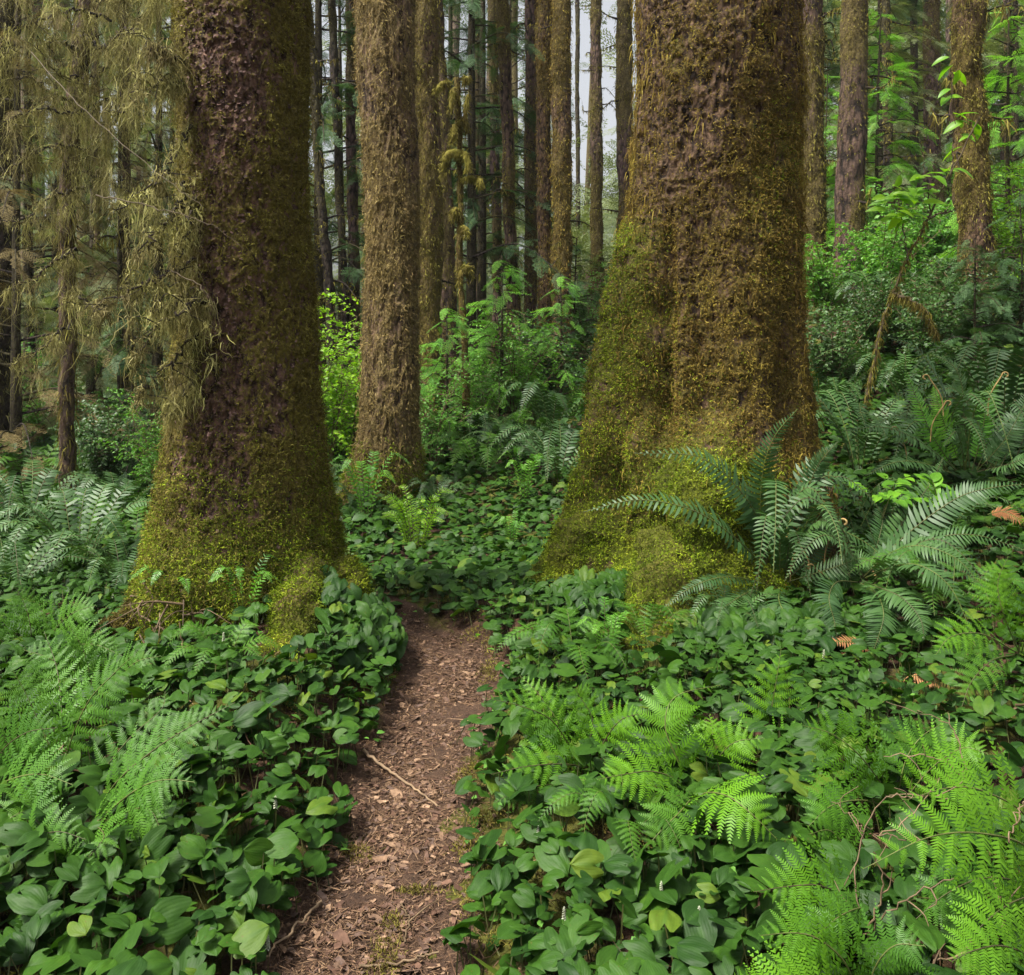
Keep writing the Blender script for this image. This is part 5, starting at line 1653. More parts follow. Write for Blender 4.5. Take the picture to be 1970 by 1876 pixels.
GT = "mossy trunks of the stand behind"
stand_tree("dark trunk close behind the pale shaggy trunk, half hidden by it", (795, 845), (796, 850), 700, 11.5, 'bark_gold', 101, 1500, 'moss_olive', .09, 6, group=GT)
stand_tree("brown trunk right of the two that stand close together, behind the clubbed snag", (826, 852), (844, 882), 690, 13.5, 'bark_far', 102, 900, group=GT)
stand_tree("slender mossy trunk leaning right at its foot, right of the clubbed snag", (954, 979), (978, 1001), 640, 14.5, 'bark_far', 103, 900, group=GT, stubs=16)
stand_tree("thin dim trunk just left of the slender leaning one", (939, 958), (948, 966), 640, 18, 'bark_purple', 104, 500, group=GT, stubs=14)
stand_tree("purple brown trunk with bare bark left of the twin trunks", (1008, 1030), (1009, 1034), 640, 15.5, 'bark_purple', 105, 500, group=GT)
stand_tree("left one of the twin gold brown trunks that touch", (1032, 1061), (1034, 1062), 680, 14.2, 'bark_gold', 106, 1300, 'moss_gold', group=GT, stubs=12)
stand_tree("right and thicker one of the twin gold brown trunks that touch", (1059, 1097), (1062, 1099), 690, 13.8, 'bark_gold', 107, 1600, 'moss_gold', .07, 6, group=GT)
stand_tree("lone straight trunk against the bright sky gap", (1137, 1157), (1134, 1160), 580, 22, 'bark_far', 108, 900, group=GT, stubs=10)
stand_tree("purple trunk beside the huge trunk's left edge above its buttress", (1184, 1216), (1190, 1222), 640, 16.5, 'bark_purple', 109, 700, group=GT)
stand_tree("dark shaggy trunk tight behind the huge trunk's right edge", (1537, 1580), (1534, 1584), 520, 13.0, 'bark_far', 110, 1500, 'moss_olive', .09, 14, group=GT)
stand_tree("slim clean brown trunk standing on the right slope", (1618, 1667), (1607, 1660), 528, 12.2, 'bark_far', 111, 900, 'moss_olive', .07, 7, group=GT, amp=.02)
stand_tree("reddish straight trunk far up the right slope", (1778, 1806), (1778, 1810), 420, 20, 'bark_purple', 112, 700, group=GT)
stand_tree("stout mossy trunk near the right edge leaning left", (1831, 1887), (1850, 1908), 600, 9.8, 'bark_gold', 113, 2200, 'moss_olive', .075, 12, amp=.045, group=GT, hang=.5)
stand_tree("thin grey trunk in the top right corner", (1932, 1946), (1934, 1948), 300, 24, 'bark_purple', 114, 300, group=GT)
stand_tree("knotty thin trunk with crooked mossy branches, upper right", (1695, 1710), (1700, 1718), 300, 17, 'bark_dark', 115, 500, 'moss_olive', .12, 12, group=GT, twigl=1.2)
stand_tree("black thin trunk leaning right, just right of the great left trunk", (582, 600), (622, 640), 540, 12.5, 'bark_dark', 116, 300, group=GT, stubs=12)
stand_tree("black slim trunk between the great left trunk and the pale one", (632, 648), (654, 668), 540, 13.5, 'bark_dark', 117, 200, group=GT, stubs=10)
stand_tree("reddish trunk touching the pale trunk's left side", (666, 684), (668, 690), 540, 15, 'bark_purple', 118, 300, group=GT, stubs=6)
stand_tree("thin mossy trunk left of the great left trunk's middle", (232, 246), (236, 251), 800, 12, 'bark_far', 120, 500, 'lichen', .12, 10, group=GT, hang=.6)
stand_tree("faint thin trunk between the two thin left trunks", (178, 188), (184, 196), 760, 15, 'bark_far', 121, 300, 'lichen', .12, 8, group=GT)
stand_tree("dark trunk in the top left corner", (-12, 34), (-30, 20), 700, 10.5, 'bark_dark', 122, 900, 'lichen', .14, 10, group=GT, hang=.8)
stand_tree("dim trunk showing between the clubbed snag and the slender leaning trunk", (905, 922), (906, 925), 600, 20, 'bark_purple', 123, 300, group=GT, stubs=12)
stand_tree("far thin trunk left of the lone straight one", (1106, 1114), (1108, 1117), 500, 30, 'bark_dark', 124, 100, group=GT, stubs=0)

# the mossy snag with swollen clubs of moss on its stubs
dd = 10.2
c = np.array([P(880, 150, dd), P(884, 300, dd), P(886, 420, dd), P(884, 520, dd), P(893, 640, dd), P(898, 800, dd), P(900, 900, dd)])
c[-1, 2] = gz(c[-1, 0], dd) - .1
b = c[-1] + [0, 0, .1]
root = thing("mossy_snag", "thin dead snag with clubs of moss swelling on its stubs, right of the pale trunk", "dead tree", b)
g = Geo(); cc = curve(c, 80)
V, F = tube(cc, np.linspace(.03, .045, 80) * (1 + .3 * vnoise(np.stack([np.linspace(0, 20, 80), np.zeros(80), np.zeros(80)], -1), 3)), 12, .3); g.add(V, F, .7)
obj("trunk", g, M['bark_gold'], root, b)
clubs = [((862, 158), (838, 176), .035), ((900, 152), (894, 162), .04), ((872, 170), (868, 215), .05), ((894, 235), (900, 180), .04), ((876, 240), (872, 275), .045), ((886, 232), (898, 250), .055),
         ((890, 300), (855, 300), .07), ((860, 298), (852, 338), .055), ((893, 292), (902, 330), .05), ((890, 345), (922, 350), .04), ((920, 346), (925, 358), .035), ((880, 405), (872, 420), .06), ((890, 440), (896, 452), .05), ((895, 515), (905, 528), .05), ((888, 520), (884, 545), .035)]
for k, ((xa, ya), (xb, yb), r_) in enumerate(clubs):
    A, B = P(xa, ya, dd - .05), P(xb, yb, dd - .12 + .1 * (k % 2))
    e = curve([A, (A + B) / 2 + UP * .03, B], 10)
    g = Geo()
    V, F = tube(e, r_ * .72 * np.array([.5, .8, .95, 1, 1, 1, .95, .85, .6, .08]), 12, .35, k); g.add(V, F, rng.uniform(.5, .9))
    K = 260
    i = rng.integers(0, 10, K); dr = unit(rng.normal(size=(K, 3)) + [0, -.4, -.3])
    V, F, m_ = strands(e[i] + dr * r_ * .8, dr + [0, 0, -.5], rng.uniform(.03, .07, K), rng.uniform(.006, .011, K), 3, .5, .3); g.add(V, F, np.repeat(rng.uniform(.2, .9, K), m_))
    obj("moss_club", g, M['moss_olive'], root, b)
g = Geo(); K = 900
i = rng.integers(0, 80, K); dr = unit(rng.normal(size=(K, 3)) * [1, 1, .3])
V, F, m_ = strands(cc[i] + dr * .03, dr + [0, 0, -.8], rng.uniform(.03, .1, K), rng.uniform(.006, .012, K), 3, .6, .3); g.add(V, F, np.repeat(rng.uniform(0, .9, K), m_))
obj("moss", g, M['moss_olive'], root, b)


# ------------------------------------------------------------------ conifer sprays
def spray_template(seed, fine=True):
    r = np.random.default_rng(seed)
    Q = []
    n = 13
    for i, t in enumerate(np.linspace(.08, 1, n)):
        for sg in (1, -1):
            l = .30 * (1 - t) ** .7 + .03
            l *= r.uniform(.7, 1.15)
            b = np.array([0, t, -.16 * t * t])
            dr = unit(np.array([sg, .75, r.uniform(-.25, .05)]))
            m_ = max(2, int(l / .045)) if fine else 2
            for s in np.linspace(0.1, 1, m_):
                c = b + dr * l * s + np.array([0, 0, -.1 * (l * s) ** 2 * 4])
                for s2 in (1, -1):
                    e = unit(dr * .8 + s2 * np.array([-dr[1], dr[0], 0]) * .8 + r.normal(size=3) * .2)
                    w = np.cross(e, UP) * .011
                    ln = .05 * r.uniform(.7, 1.3)
                    Q.append([c - w, c + w, c + w * .5 + e * ln, c - w * .5 + e * ln])
            w = np.array([0, .006, 0])
            Q.append([b - w, b + w, b + dr * l + w * .3, b + dr * l - w * .3])
    Q = np.array(Q).reshape(-1, 3)
    return Q, np.arange(len(Q)).reshape(-1, 4)


SP = [spray_template(k) for k in (1, 2, 3)]


def crown_geo(seed, H, zlo, reach, nl, droop=.25, fill=1.0, size=.55, flat=0.25):
    """limbs with flat drooping sprays, around a stem on the z axis; returns limbs and sprays"""
    r = np.random.default_rng(seed)
    gl, gsp = Geo(), Geo()
    for k in range(nl):
        z = zlo + (H - zlo) * (k + r.uniform(0, 1)) / nl
        az = r.uniform(0, TAU)
        l = reach * (1 - .8 * (z - zlo) / (H - zlo)) * r.uniform(.6, 1.1)
        o = np.array([math.cos(az), math.sin(az), 0])
        c = curve([np.array([0, 0, z]), np.array([0, 0, z + .05 * l]) + o * l * .5, np.array([0, 0, z - droop * l]) + o * l], 12)
        V, F = tube(c, np.linspace(.006 + .008 * l, .003, 12), 5); gl.add(V, F, r.uniform(0, 1))
        m_ = max(3, int(l * 8 * fill))
        t = r.uniform(.15, 1, m_)
        i = t * 11
        pos = np.stack([np.interp(i, np.arange(12), c[:, a]) for a in range(3)], -1)
        tg = unit(np.gradient(c, axis=0))[np.clip(i.astype(int), 0, 11)]
        sg = r.choice([-1., 1.], m_)[:, None]
        sd = np.cross(tg, UP) * sg
        fw = unit(sd * r.uniform(.3, 1, (m_, 1)) + tg * .8 + np.array([0, 0, -.25]) + r.normal(size=(m_, 3)) * .2)
        nr = UP + r.normal(size=(m_, 3)) * flat
        s = size * r.uniform(.5, 1.15, m_) * (1.1 - .5 * t)
        for v in range(3):
            q = np.arange(m_) % 3 == v
            gsp.inst(*SP[v], axes(fw[q], nr[q]) * s[q, None, None], pos[q], r.uniform(0, 1, q.sum()))
    return gl, gsp


CR = {}
def crown(kind):
    if kind not in CR:
        H, zlo, reach, nl, fill, mat, size = dict(
            hemlock=(9.0, .6, 2.0, 60, 1.0, 'needle', .55), tall=(15.0, 2.5, 2.3, 75, 1.0, 'needle', .6), grey=(12.0, .5, 2.4, 75, 1.1, 'needle_grey', .55),
            tan=(9.0, .3, 1.9, 60, 1.0, 'needle_tan', .5), lime=(4.2, .3, 1.3, 55, 1.5, 'needle_lime', .45), small=(2.2, .15, .95, 34, 1.6, 'needle_lime', .36), low=(2.6, .2, 1.3, 38, 1.6, 'needle', .42))[kind]
        gl, gs = crown_geo(len(CR) + 40, H, zlo, reach, nl, .28, fill, size)
        gt = Geo()
        V, F = tube(curve([(0, 0, -.2), (.05, 0, H * .4), (0, .04, H)], 24), np.linspace(.012 * H ** .8 + .01, .008, 24), 8, .2); gt.add(V, F, .5)
        CR[kind] = (gt.mesh("trunk", M['bark_dark']), gl.mesh("limbs", M['bark_dark']), gs.mesh("crown", M[mat]))
    return CR[kind]


def conifer(kind, name, label, loc, rz, sc, group):
    t, l, c = crown(kind)
    root = thing(name, label, "tree", loc, group, rz, sc)
    obj("trunk", t, None, root); obj("limbs", l, None, root); obj("crown", c, None, root)
    return root


GC = "young conifers in the understory"
for (kind, px, dd, sc, lab) in (
        ('tall', 618, 13.8, .95, "dark conifer with drooping sprays in the gap right of the great left trunk"),
        ('hemlock', 655, 15.5, 1.1, "dark conifer farther back, left of the pale trunk"),
        ('tall', 905, 14.6, .95, "dark conifer with drooping sprays just right of the clubbed snag"),
        ('tall', 925, 17.0, 1.0, "dark green conifer between the clubbed snag and the slender leaning trunk"),
        ('hemlock', 985, 20.0, 1.2, "dark conifer behind the purple brown trunk"),
        ('tall', 870, 22.0, 1.1, "dim conifer behind the brown trunk and the snag"),
        ('grey', 1215, 30.0, .6, "far pale conifer under the bright sky gap"),
        ('grey', 300, 13.5, 1.0, "grey green conifer filling the space left of the great left trunk"),
        ('grey', 60, 13.0, 1.0, "grey green conifer behind the thin dark trunk at the left edge"),
        ('tan', 235, 11.8, .75, "dead tan conifer hung with lichen left of the great left trunk"),
        ('tan', 30, 10.0, .9, "dead tan conifer with dry twigs at the left edge"),
        ('grey', -60, 11.0, .9, "grey conifer cut off by the left edge"),
        ('grey', 175, 15.0, 1.0, "grey green conifer between the slim draped tree and the great left trunk, far back"),
        ('grey', 335, 17.5, 1.0, "pale conifer close beside the great left trunk's left edge, far back"),
        ('hemlock', 110, 17.5, 1.1, "dark conifer behind the slim draped tree"),
        ('hemlock', 270, 15.5, 1.0, "dark conifer deep in the thicket on the left"),
        ('tall', 1760, 21.0, 1.1, "grey green conifer at the top behind the slope's reddish trunk"),
        ('grey', 1690, 18.0, .9, "pale conifer behind the knotty thin trunk"),
        ('hemlock', 1950, 15.0, 1.0, "dark conifer in the top right corner"),
        ('tall', 1560, 19.0, 1.1, "dark conifer glimpsed between the shaggy trunk and the slim brown trunk"),
        ('lime', 1690, 13.5, .95, "bright lime young conifer right of the slim brown trunk"),
        ('lime', 1945, 11.0, .9, "bright green young conifer at the right edge of the slope"),
        ('lime', 1590, 15.0, .8, "lime young conifer between the shaggy trunk and the slim brown trunk"),
        ('small', 960, 10.6, 1.05, "fresh green conifer sapling in front of the twin trunks"),
        ('small', 855, 9.9, .85, "fresh green sapling right of the pale trunk's middle"),
        ('low', 1110, 14.0, .9, "low dark conifer between the twin trunks and the buttress"),
        ('low', 1880, 8.2, .55, "dark green conifer with flat sprays before the stout leaning trunk"),
        ('low', 1960, 9.0, .62, "dark low conifer at the right edge above the ferns"),
        ('low', 260, 9.5, .8, "low dull conifer left of the great left trunk's foot"),
        ('small', 1075, 11.8, .9, "green sapling at the foot of the twin trunks")):
    loc = at(px, dd, .05)
    nm = {'tall': 'conifer', 'hemlock': 'conifer', 'grey': 'conifer', 'tan': 'dead_conifer', 'lime': 'young_conifer', 'small': 'sapling', 'low': 'young_conifer'}[kind]
    conifer(kind, nm, lab, loc, rng.uniform(0, TAU), sc, GC)

# ------------------------------------------------------------------ broadleaved shrubs
def shrub_geo(seed, h, spread, nst, leaf, nleaf, up=.5):
    r = np.random.default_rng(seed)
    gs, gl = Geo(), Geo()
    tv, tf = oval(4, 3, .3, .3, .25)
    for k in range(nst):
        az = r.uniform(0, TAU); l = spread * r.uniform(.3, 1)
        top = np.array([math.cos(az) * l, math.sin(az) * l, h * r.uniform(.6, 1.05)])
        c = curve([np.array([0, 0, -.05]), top * [.3, .3, .55] + r.normal(size=3) * .04, top], 14)
        V, F = tube(c, np.linspace(.009, .003, 14), 5); gs.add(V, F, r.uniform(0, 1))
        for j in range(4, 14):
            for _ in range(2):
                a2 = r.uniform(0, TAU); l2 = h * r.uniform(.1, .26)
                e = c[j] + np.array([math.cos(a2) * l2, math.sin(a2) * l2, r.uniform(-.05, .3) * l2])
                tw = curve([c[j], (c[j] + e) / 2 + [0, 0, .03 * h], e], 8)
                V, F = tube(tw, np.linspace(.003, .0012, 8), 4); gs.add(V, F, r.uniform(0, 1))
                i = np.repeat(np.arange(1, 8), nleaf)
                t = unit(np.gradient(tw, axis=0))[i]
                sd = np.cross(t, UP) * np.where(r.uniform(size=(len(i), 1)) < .5, 1, -1)
                dr = unit(sd + t * .7 + r.normal(size=(len(i), 3)) * .3 + [0, 0, -.15])
                gl.inst(tv, tf, axes(dr, UP * up + r.normal(size=(len(i), 3)) * .35 + [0, -.25, 0]) * (leaf * r.uniform(.6, 1.2, len(i)))[:, None, None], tw[i] + r.normal(size=(len(i), 3)) * leaf * .3, r.uniform(0, 1, len(i)))
    return gs, gl


SH = {}
def shrub(kind, name, label, loc, rz, sc, group=None, cat="shrub"):
    if kind not in SH:
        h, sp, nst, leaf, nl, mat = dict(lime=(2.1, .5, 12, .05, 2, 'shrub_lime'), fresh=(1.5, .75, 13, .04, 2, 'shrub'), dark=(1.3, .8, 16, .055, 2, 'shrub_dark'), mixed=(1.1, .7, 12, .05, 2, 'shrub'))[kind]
        a, b_ = shrub_geo(len(SH) + 70, h, sp, nst, leaf, nl)
        SH[kind] = (a.mesh("stems", M['twig']), b_.mesh("leaves", M[mat]))
    root = thing(name, label, cat, loc, group, rz, 1)
    root.scale = (sc, sc, sc) if np.isscalar(sc) else sc
    obj("stems", SH[kind][0], None, root); obj("leaves", SH[kind][1], None, root)
    return root


GS_ = "leafy shrubs of the understory"
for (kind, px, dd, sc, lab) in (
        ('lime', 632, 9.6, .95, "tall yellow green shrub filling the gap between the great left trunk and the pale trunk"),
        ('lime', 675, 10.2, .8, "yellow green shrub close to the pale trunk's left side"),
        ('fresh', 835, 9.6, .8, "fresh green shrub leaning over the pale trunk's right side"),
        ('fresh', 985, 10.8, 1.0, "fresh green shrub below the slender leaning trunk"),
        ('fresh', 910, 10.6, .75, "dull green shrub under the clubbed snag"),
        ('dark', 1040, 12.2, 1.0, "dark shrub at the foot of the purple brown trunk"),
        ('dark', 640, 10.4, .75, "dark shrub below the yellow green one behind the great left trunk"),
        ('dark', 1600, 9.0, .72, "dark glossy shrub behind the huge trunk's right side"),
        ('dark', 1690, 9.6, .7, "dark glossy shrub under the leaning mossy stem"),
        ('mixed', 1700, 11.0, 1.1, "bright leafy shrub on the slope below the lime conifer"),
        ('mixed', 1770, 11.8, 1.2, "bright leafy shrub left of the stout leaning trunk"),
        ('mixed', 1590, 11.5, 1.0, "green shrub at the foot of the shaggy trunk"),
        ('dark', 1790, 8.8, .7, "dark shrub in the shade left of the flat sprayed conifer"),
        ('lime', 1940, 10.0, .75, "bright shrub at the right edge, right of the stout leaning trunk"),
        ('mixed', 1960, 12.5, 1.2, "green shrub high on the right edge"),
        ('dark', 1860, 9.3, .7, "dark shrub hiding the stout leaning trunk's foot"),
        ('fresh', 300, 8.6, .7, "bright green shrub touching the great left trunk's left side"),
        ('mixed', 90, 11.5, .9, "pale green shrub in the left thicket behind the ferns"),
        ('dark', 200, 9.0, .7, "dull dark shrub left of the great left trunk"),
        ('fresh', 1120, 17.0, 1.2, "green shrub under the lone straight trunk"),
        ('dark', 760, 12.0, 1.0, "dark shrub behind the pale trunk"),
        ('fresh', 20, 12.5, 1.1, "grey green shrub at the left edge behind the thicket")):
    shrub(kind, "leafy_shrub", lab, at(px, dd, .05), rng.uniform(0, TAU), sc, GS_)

# ------------------------------------------------------------------ leaning mossy stem and the leafy shoot above it
b = P(1662, 785, 7.0)
root = thing("leaning_stem", "thin mossy stem leaning right over the slope with fresh leaves at its tips", "sapling", b)
g, gm, gl = Geo(), Geo(), Geo()
stems = [([(1660, 790, 7.0), (1678, 720, 7.0), (1690, 650, 7.0), (1715, 570, 7.0), (1760, 470, 6.9), (1810, 370, 6.8), (1885, 225, 6.7)], .015, .005),
         ([(1715, 565, 7.0), (1750, 578, 6.9), (1780, 600, 6.8), (1800, 645, 6.7)], .016, .005), ([(1780, 425, 6.9), (1810, 410, 6.9), (1840, 405, 6.9)], .01, .004),
         ([(1745, 500, 6.9), (1735, 420, 6.9), (1720, 360, 6.9)], .006, .003), ([(1830, 330, 6.8), (1835, 250, 6.8), (1830, 130, 6.8)], .006, .003), ([(1790, 410, 6.85), (1780, 330, 6.8), (1770, 270, 6.8)], .006, .003)]
for k, (pts, ra, rb) in enumerate(stems):
    c = curve(pix(pts), 40)
    c[1:-1] += rng.normal(size=(38, 3)) * .006
    V, F = tube(c, np.linspace(ra, rb, 40), 7, .3); g.add(V, F, .6)
    if k < 2:
        K = 900
        i = rng.integers(0, 30 if k == 0 else 40, K); dr = unit(rng.normal(size=(K, 3)) * [1, 1, .4])
        V, F, m_ = strands(c[i] + dr * .012, dr + [0, 0, -1.2], rng.uniform(.02, .09, K), rng.uniform(.004, .008, K), 3, .6, .3); gm.add(V, F, np.repeat(rng.uniform(.2, 1, K), m_))
ov6 = oval(7, 5, .22, .25, .45)
for (px, py, n) in ((1830, 180, 4), (1845, 225, 5), (1870, 265, 3), (1850, 235, 4), (1820, 330, 4), (1785, 365, 5), (1765, 375, 4), (1735, 370, 4), (1725, 390, 6), (1720, 415, 6), (1770, 345, 4), (1700, 395, 5), (1830, 128, 4), (1750, 420, 4), (1715, 360, 4)):
    c = P(px, py, 6.8)
    az = rng.uniform(0, TAU, n)
    dr = unit(np.stack([np.cos(az), np.sin(az) * .6 - .2, rng.uniform(-.3, .4, n)], -1))
    gl.inst(*ov6, axes(dr, UP + [0, -.7, 0] + rng.normal(size=(n, 3)) * .3) * rng.uniform(.09, .17, n)[:, None, None], np.repeat(c[None], n, 0) + rng.normal(size=(n, 3)) * .03, rng.uniform(0, 1, n))
obj("stem", g, M['twig_dark'], root, b); obj("moss", gm, M['moss_olive'], root, b); obj("leaves", gl, M['shrub_lime'], root, b)


# ------------------------------------------------------------------ curtains of hanging moss at the upper left
def curtain(root, b, branches, per, lmin, lmax, mat='lichen', rad=.012, twigs=4, tw=.14):
    """every branch a part of its own, its hanging moss a part of the branch"""
    for pts in branches:
        c = curve(pix(pts), 40)
        c[1:-1] += rng.normal(size=(38, 3)) * .012
        L_ = np.linalg.norm(np.diff(c, axis=0), axis=1).sum()
        g, gm = Geo(), Geo()
        V, F = tube(c, np.linspace(rad, rad * .35, 40), 7, .3); g.add(V, F, .3)
        lines = [c]
        for k in range(int(twigs * L_) + 2):
            j = rng.integers(3, 39)
            e = c[j] + np.array([rng.normal() * tw, rng.normal() * tw, rng.uniform(-.32, .08) * tw / .14])
            t = curve([c[j], (c[j] + e) / 2 + rng.normal(size=3) * .03, e], 12)
            V, F = tube(t, np.linspace(rad * .4, .0015, 12), 4); g.add(V, F, .5)
            lines.append(t)
        for ln in lines:
            l_ = np.linalg.norm(np.diff(ln, axis=0), axis=1).sum()
            nc = max(2, int(l_ * per))
            t = rng.uniform(0, len(ln) - 1.01, nc)
            i = t.astype(int)
            pos = ln[i] + (ln[i + 1] - ln[i]) * (t - i)[:, None]
            cl = lmin + (lmax - lmin) * rng.uniform(0, 1, nc) ** 2.2
            K = 9
            p_ = np.repeat(pos, K, 0) + rng.normal(size=(nc * K, 3)) * .02
            V, F, m_ = strands(p_, rng.normal(size=(nc * K, 3)) * .2 + [0, 0, -1.0], np.repeat(cl, K) * rng.uniform(.35, 1.1, nc * K), rng.uniform(.002, .005, nc * K), 7, .5, .5)
            gm.add(V, F, np.repeat(np.clip(np.repeat(rng.uniform(0, .85, nc), K) + rng.uniform(-.1, .25, nc * K), 0, 1), m_))
            V, F, m_ = strands(np.repeat(pos, 3, 0), rng.normal(size=(nc * 3, 3)) + [0, 0, .1], rng.uniform(.02, .06, nc * 3), .007, 3, .3, .4)
            gm.add(V, F, np.repeat(rng.uniform(.2, 1, nc * 3), m_))
        bo = obj("branch", g, M['bark_dark'], root, b)
        obj("hanging_moss", gm, M[mat], bo, b)


# the draped tree itself: a dark leaning trunk from beyond the top edge
dd = 7.0
b = P(130, 985, 7.9)
b[2] = gz(b[0], b[1])
root = thing("moss_draped_tree", "slim upright tree at the upper left smothered in curtains of hanging grey gold moss", "tree", b)
g = Geo()
c = curve([b - [0, 0, .2], P(130, 900, 7.9), P(131, 650, 7.9), P(128, 480, 7.85), P(134, 330, 7.8), P(150, 150, 7.7), P(175, -60, 7.6), P(190, -300, 7.5)], 120)
V, F = tube(c, np.linspace(.062, .075, 120), 16)
V = V + (V - np.repeat(c, 16, 0)) * (.35 * fbm(V * np.array([14, 14, 5]), 3, 4))[:, None]
g.add(V, F, .35); obj("trunk", g, M['bark_far'], root, b)
g = Geo(); K = 1500
i = rng.integers(10, 110, K); dr = unit(rng.normal(size=(K, 3)) * [1, 1, .3])
V, F, m_ = strands(c[i] + dr * .065, dr * .5 + [0, 0, -.8], rng.uniform(.04, .16, K), rng.uniform(.006, .012, K), 3, .6, .35); g.add(V, F, np.repeat(rng.uniform(0, .9, K), m_))
obj("moss", g, M['moss_olive'], root, b)
br = [[(215, 40, dd + .2), (150, 20, dd), (80, 40, dd - .2), (10, 60, dd - .3)], [(230, -40, dd), (180, -60, dd - .2), (100, -30, dd - .3), (20, -40, dd - .4)],
      [(215, 120, dd + .2), (170, 148, dd), (110, 140, dd - .1), (62, 70, dd - .2)], [(190, 200, dd + .3), (130, 215, dd), (70, 210, dd - .1), (5, 235, dd - .2)],
      [(175, 290, dd + .4), (120, 280, dd + .2), (60, 300, dd), (0, 340, dd)], [(170, 330, dd + .4), (215, 240, dd), (260, 180, dd - .3), (310, 120, dd - .4)],
      [(220, 120, dd + .2), (255, 60, dd - .1), (290, 20, dd - .3), (325, -30, dd - .3)], [(225, 60, dd + .2), (250, 110, dd), (235, 170, dd - .1), (215, 235, dd - .1), (200, 300, dd)],
      [(235, -60, dd), (290, -40, dd - .3), (330, -30, dd - .5), (370, -50, dd - .6)], [(150, 480, dd + .7), (110, 500, dd + .4), (60, 540, dd + .3), (10, 560, dd + .3)],
      [(140, 560, dd + .8), (180, 590, dd + .5), (220, 560, dd + .4), (290, 540, dd + .3)], [(160, 360, dd + .5), (100, 380, dd + .2), (50, 420, dd + .1), (-20, 430, dd)],
      [(165, 330, dd + .5), (210, 350, dd + .2), (250, 370, dd), (300, 410, dd - .2)], [(145, 620, dd + .9), (110, 640, dd + .7), (70, 680, dd + .6), (20, 700, dd + .6)]]
br += [[(150, 60, dd + .5), (195, 90, dd), (240, 60, dd - .4), (290, 75, dd - .6)], [(150, 200, dd + .6), (100, 180, dd + .2), (50, 150, dd), (-10, 160, dd - .2)], [(140, 260, dd + .6), (180, 210, dd + .2), (215, 190, dd), (262, 240, dd - .2)],
       [(150, 100, dd + .6), (110, 80, dd + .2), (60, 90, dd), (-20, 110, dd - .2)], [(175, -20, dd + .6), (210, 0, dd + .2), (270, -30, dd), (320, -10, dd - .2)]]
curtain(root, b, br, 22, .08, .5, twigs=5)

# drooping dead branches of the great left trunk, hung with moss
b = P(372, 520, 4.25)
root = thing("dead_bough", "dead drooping boughs hung with pale moss along the left side of the great left trunk", "branch", b)
dd = 4.25
br = [[(365, 240, dd), (340, 300, dd - .15), (290, 360, dd - .3), (215, 400, dd - .4)], [(355, 350, dd), (330, 420, dd - .1), (290, 470, dd - .2), (240, 540, dd - .3)],
      [(372, 380, dd), (366, 430, dd - .1), (350, 480, dd - .15), (330, 560, dd - .2)], [(400, 590, dd - .05), (378, 575, dd - .2), (345, 600, dd - .3), (300, 640, dd - .35), (250, 700, dd - .35)],
      [(385, 640, dd - .05), (340, 680, dd - .2), (300, 730, dd - .3), (268, 765, dd - .3)], [(375, 500, dd), (320, 530, dd - .2), (260, 560, dd - .3), (180, 600, dd - .4)],
      [(372, 560, dd), (330, 590, dd - .1), (290, 600, dd - .2)], [(380, 720, dd), (350, 760, dd - .1), (320, 800, dd - .15)], [(372, 600, dd), (372, 680, dd - .05), (368, 760, dd - .05)],
      [(352, 120, dd), (320, 100, dd - .1), (285, 95, dd - .2)], [(352, 160, dd), (330, 158, dd - .1), (290, 162, dd - .2)]]
curtain(root, b, br, 27, .04, .26, rad=.008, twigs=6, tw=.075)
g = Geo()
for pts in ([(185, 375, 3.9), (280, 395, 3.75), (400, 430, 3.7), (470, 480, 3.7)], [(330, 520, 3.95), (395, 560, 3.85), (410, 620, 3.85)], [(60, 100, 5.5), (160, 210, 4.6), (300, 330, 4.0), (390, 400, 3.8)]):
    c = curve(pix(pts), 30); c[1:-1] += rng.normal(size=(28, 3)) * .004
    V, F = tube(c, np.linspace(.0028, .001, 30), 5); g.add(V, F, .4)
obj("twigs", g, M['twig_dark'], root, b)

# ------------------------------------------------------------------ the wood beyond
G, GF = Geo(), Geo()
r = np.random.default_rng(5)
for k in range(64):
    dd = r.uniform(24, 62)
    px = r.uniform(-350, 2300)
    if 1092 < px < 1180 and dd < 50:
        continue
    x = (px - 985) / F_PX * dd
    zg = gz(x, dd)
    rad = r.uniform(.14, .36)
    H = 30
    c = np.stack([x + np.linspace(0, r.normal() * .5, 20), np.full(20, dd), np.linspace(zg - .3, zg + H, 20)], -1)
    V, F = tube(c, np.linspace(rad, rad * .6, 20), 10, .15, k); G.add(V, F, np.full(len(V), r.uniform(.1, .8)))
fc = []
for k in range(640):
    dd = r.uniform(23, 66)
    px = r.uniform(-350, 2350)
    x = (px - 985) / F_PX * dd
    zg = gz(x, dd)
    top = CAM_H + HOR / F_PX * dd
    z = zg + r.uniform(0, 1) ** 1.35 * (top - zg + 2)
    # the sky shows through above the lone trunk, beside the pale trunk and at the far left
    row = HOR - (z - CAM_H) * F_PX / dd
    gap = math.exp(-((px - 1140) / 80) ** 2) * float(sst(470, 260, row)) + .7 * math.exp(-((px - 950) / 90) ** 2) * float(sst(330, 120, row)) + .8 * math.exp(-((px - 640) / 60) ** 2) * float(sst(480, 200, row)) + .6 * math.exp(-((px - 20) / 110) ** 2) * float(sst(560, 250, row))
    if r.uniform() < gap * 1.3 or (abs(px - 1135) < 100 and row < 400):
        continue
    fc.append((x, dd, z, r.uniform(.8, 2.0) * (.7 + dd / 60)))
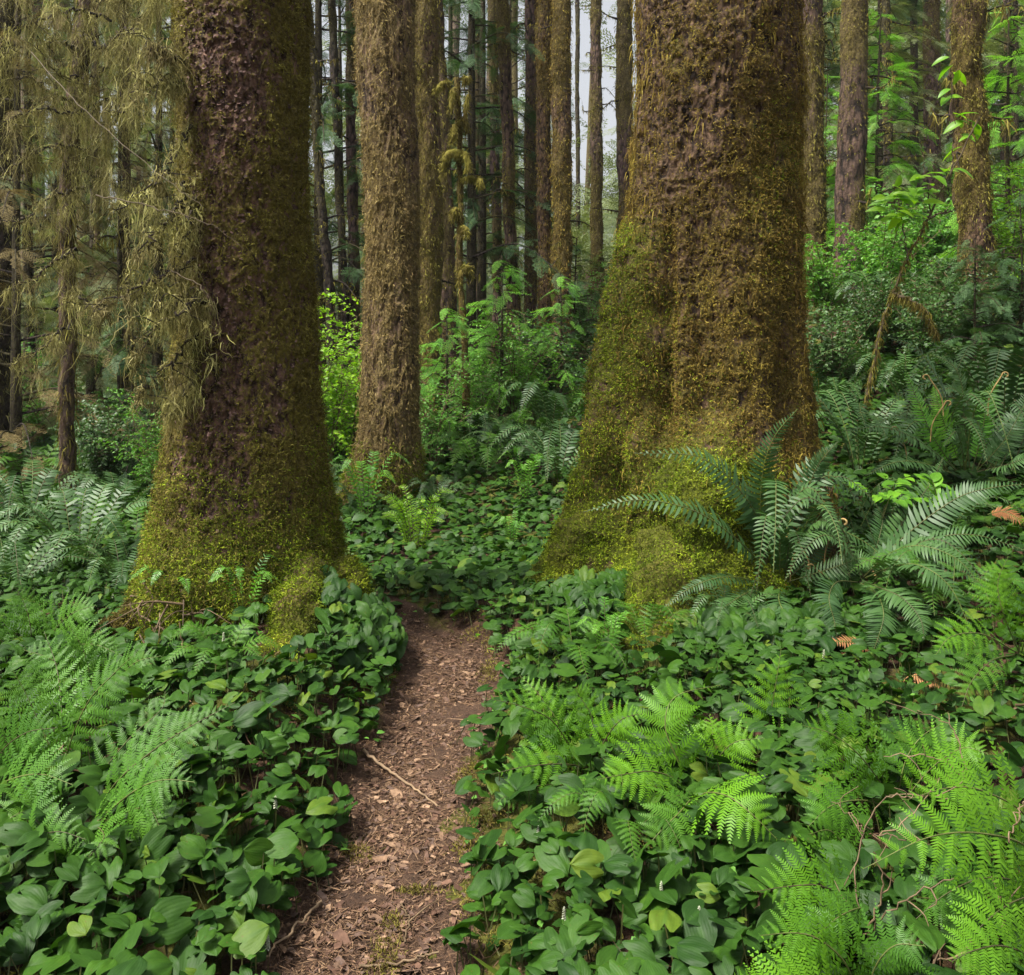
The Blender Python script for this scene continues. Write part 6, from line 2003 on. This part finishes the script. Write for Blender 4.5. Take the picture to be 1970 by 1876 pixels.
for (x, y, z, s) in fc:
    m_ = 24
    pos = np.array([x, y, z]) + r.normal(size=(m_, 3)) * s * [.7, .7, .45]
    az = r.uniform(0, TAU, m_)
    fw = np.stack([np.cos(az), np.sin(az), r.normal(size=m_) * .2 - .35], -1)
    for v in range(3):
        q = np.arange(m_) % 3 == v
        GF.inst(*SP[v], axes(fw[q], UP + r.normal(size=(q.sum(), 3)) * .4) * (s * r.uniform(.6, 1.2, q.sum()))[:, None, None], pos[q], r.uniform(0, 1, q.sum()))
tag(obj("distant_trunks", G, M['bark_distant']), "dim far trunks of the wood beyond the mossy stand", "wood", kind='stuff')
tag(obj("distant_foliage", GF, M['needle_grey']), "grey green far foliage of the wood beyond the mossy stand", "wood", kind='stuff')

# low growth over the slope and the forest floor behind
G, G2 = Geo(), Geo()
n = 34000
y = r.uniform(6.5, 30, n) ** 1.0
x = r.uniform(-.75, .85, n) * y
z = terrain(x, y)
ok = keep_off(x, y) & (r.uniform(0, 1, n) < .55 + .5 * vnoise(np.stack([x * .7, y * .7, 0 * x], -1), 91)) & ((y > 8.5) | (np.abs(x - .2) > 1.4))
x, y, z = x[ok], y[ok], z[ok]
k = len(x)
hh = r.uniform(0, 1, k) ** 1.5 * (.35 + .25 * vnoise(np.stack([x * .9, y * .9, 0 * x], -1), 92)) * sst(6, 9, y)
az = r.uniform(0, TAU, k)
Mx = axes(np.stack([np.cos(az), np.sin(az), r.normal(size=k) * .3 - .2], -1), UP + [0, -.3, 0] + r.normal(size=(k, 3)) * .4) * (r.uniform(.06, .13, k) * (.7 + y / 25))[:, None, None]
G.inst(*oval(4, 3, .32, .3, .3), Mx, np.stack([x, y, z + hh + .02], -1), r.uniform(0, .92, k))
n = 2200
y = r.uniform(9.5, 30, n); x = r.uniform(-.75, .85, n) * y
ok = keep_off(x, y)
x, y = x[ok], y[ok]; k = len(x)
az = r.uniform(0, TAU, k)
for v in range(3):
    q = np.arange(k) % 3 == v
    Mx = axes(np.stack([np.cos(az[q]), np.sin(az[q]), r.uniform(.1, .8, q.sum())], -1), UP + r.normal(size=(q.sum(), 3)) * .3) * (r.uniform(.4, .85, q.sum()) * (.8 + y[q] / 40))[:, None, None]
    G2.inst(*SP[v], Mx, np.stack([x[q], y[q], terrain(x[q], y[q]) + r.uniform(0, .25, q.sum())], -1), r.uniform(0, 1, q.sum()))
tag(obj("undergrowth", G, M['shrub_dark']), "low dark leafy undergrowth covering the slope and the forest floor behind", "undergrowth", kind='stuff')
tag(obj("fern_growth", G2, M['sword']), "dense small ferns growing over the slope and the forest floor behind", "undergrowth", kind='stuff')

# ------------------------------------------------------------------ damp air between the trees
g = Geo()
x0, x1, y0, y1, z0, z1 = -75., 75., -9., 98., -1.6, 34.
V = np.array([[x0, y0, z0], [x1, y0, z0], [x1, y1, z0], [x0, y1, z0], [x0, y0, z1], [x1, y0, z1], [x1, y1, z1], [x0, y1, z1]])
g.add(V, np.array([[3, 2, 1, 0], [4, 5, 6, 7], [0, 1, 5, 4], [1, 2, 6, 5], [2, 3, 7, 6], [3, 0, 4, 7]]))
m, nt, N, L = new_mat("damp_air")
vol = N.new("ShaderNodeVolumePrincipled")
vol.inputs['Color'].default_value = (0.92, 0.95, 1.0, 1)
vol.inputs['Density'].default_value = 0.0004
vol.inputs['Anisotropy'].default_value = 0.2
L.new(vol.outputs[0], N.new("ShaderNodeOutputMaterial").inputs['Volume'])
tag(obj("haze", g, m, smooth=False), "faint damp haze in the air between the trees", "haze", kind='stuff')
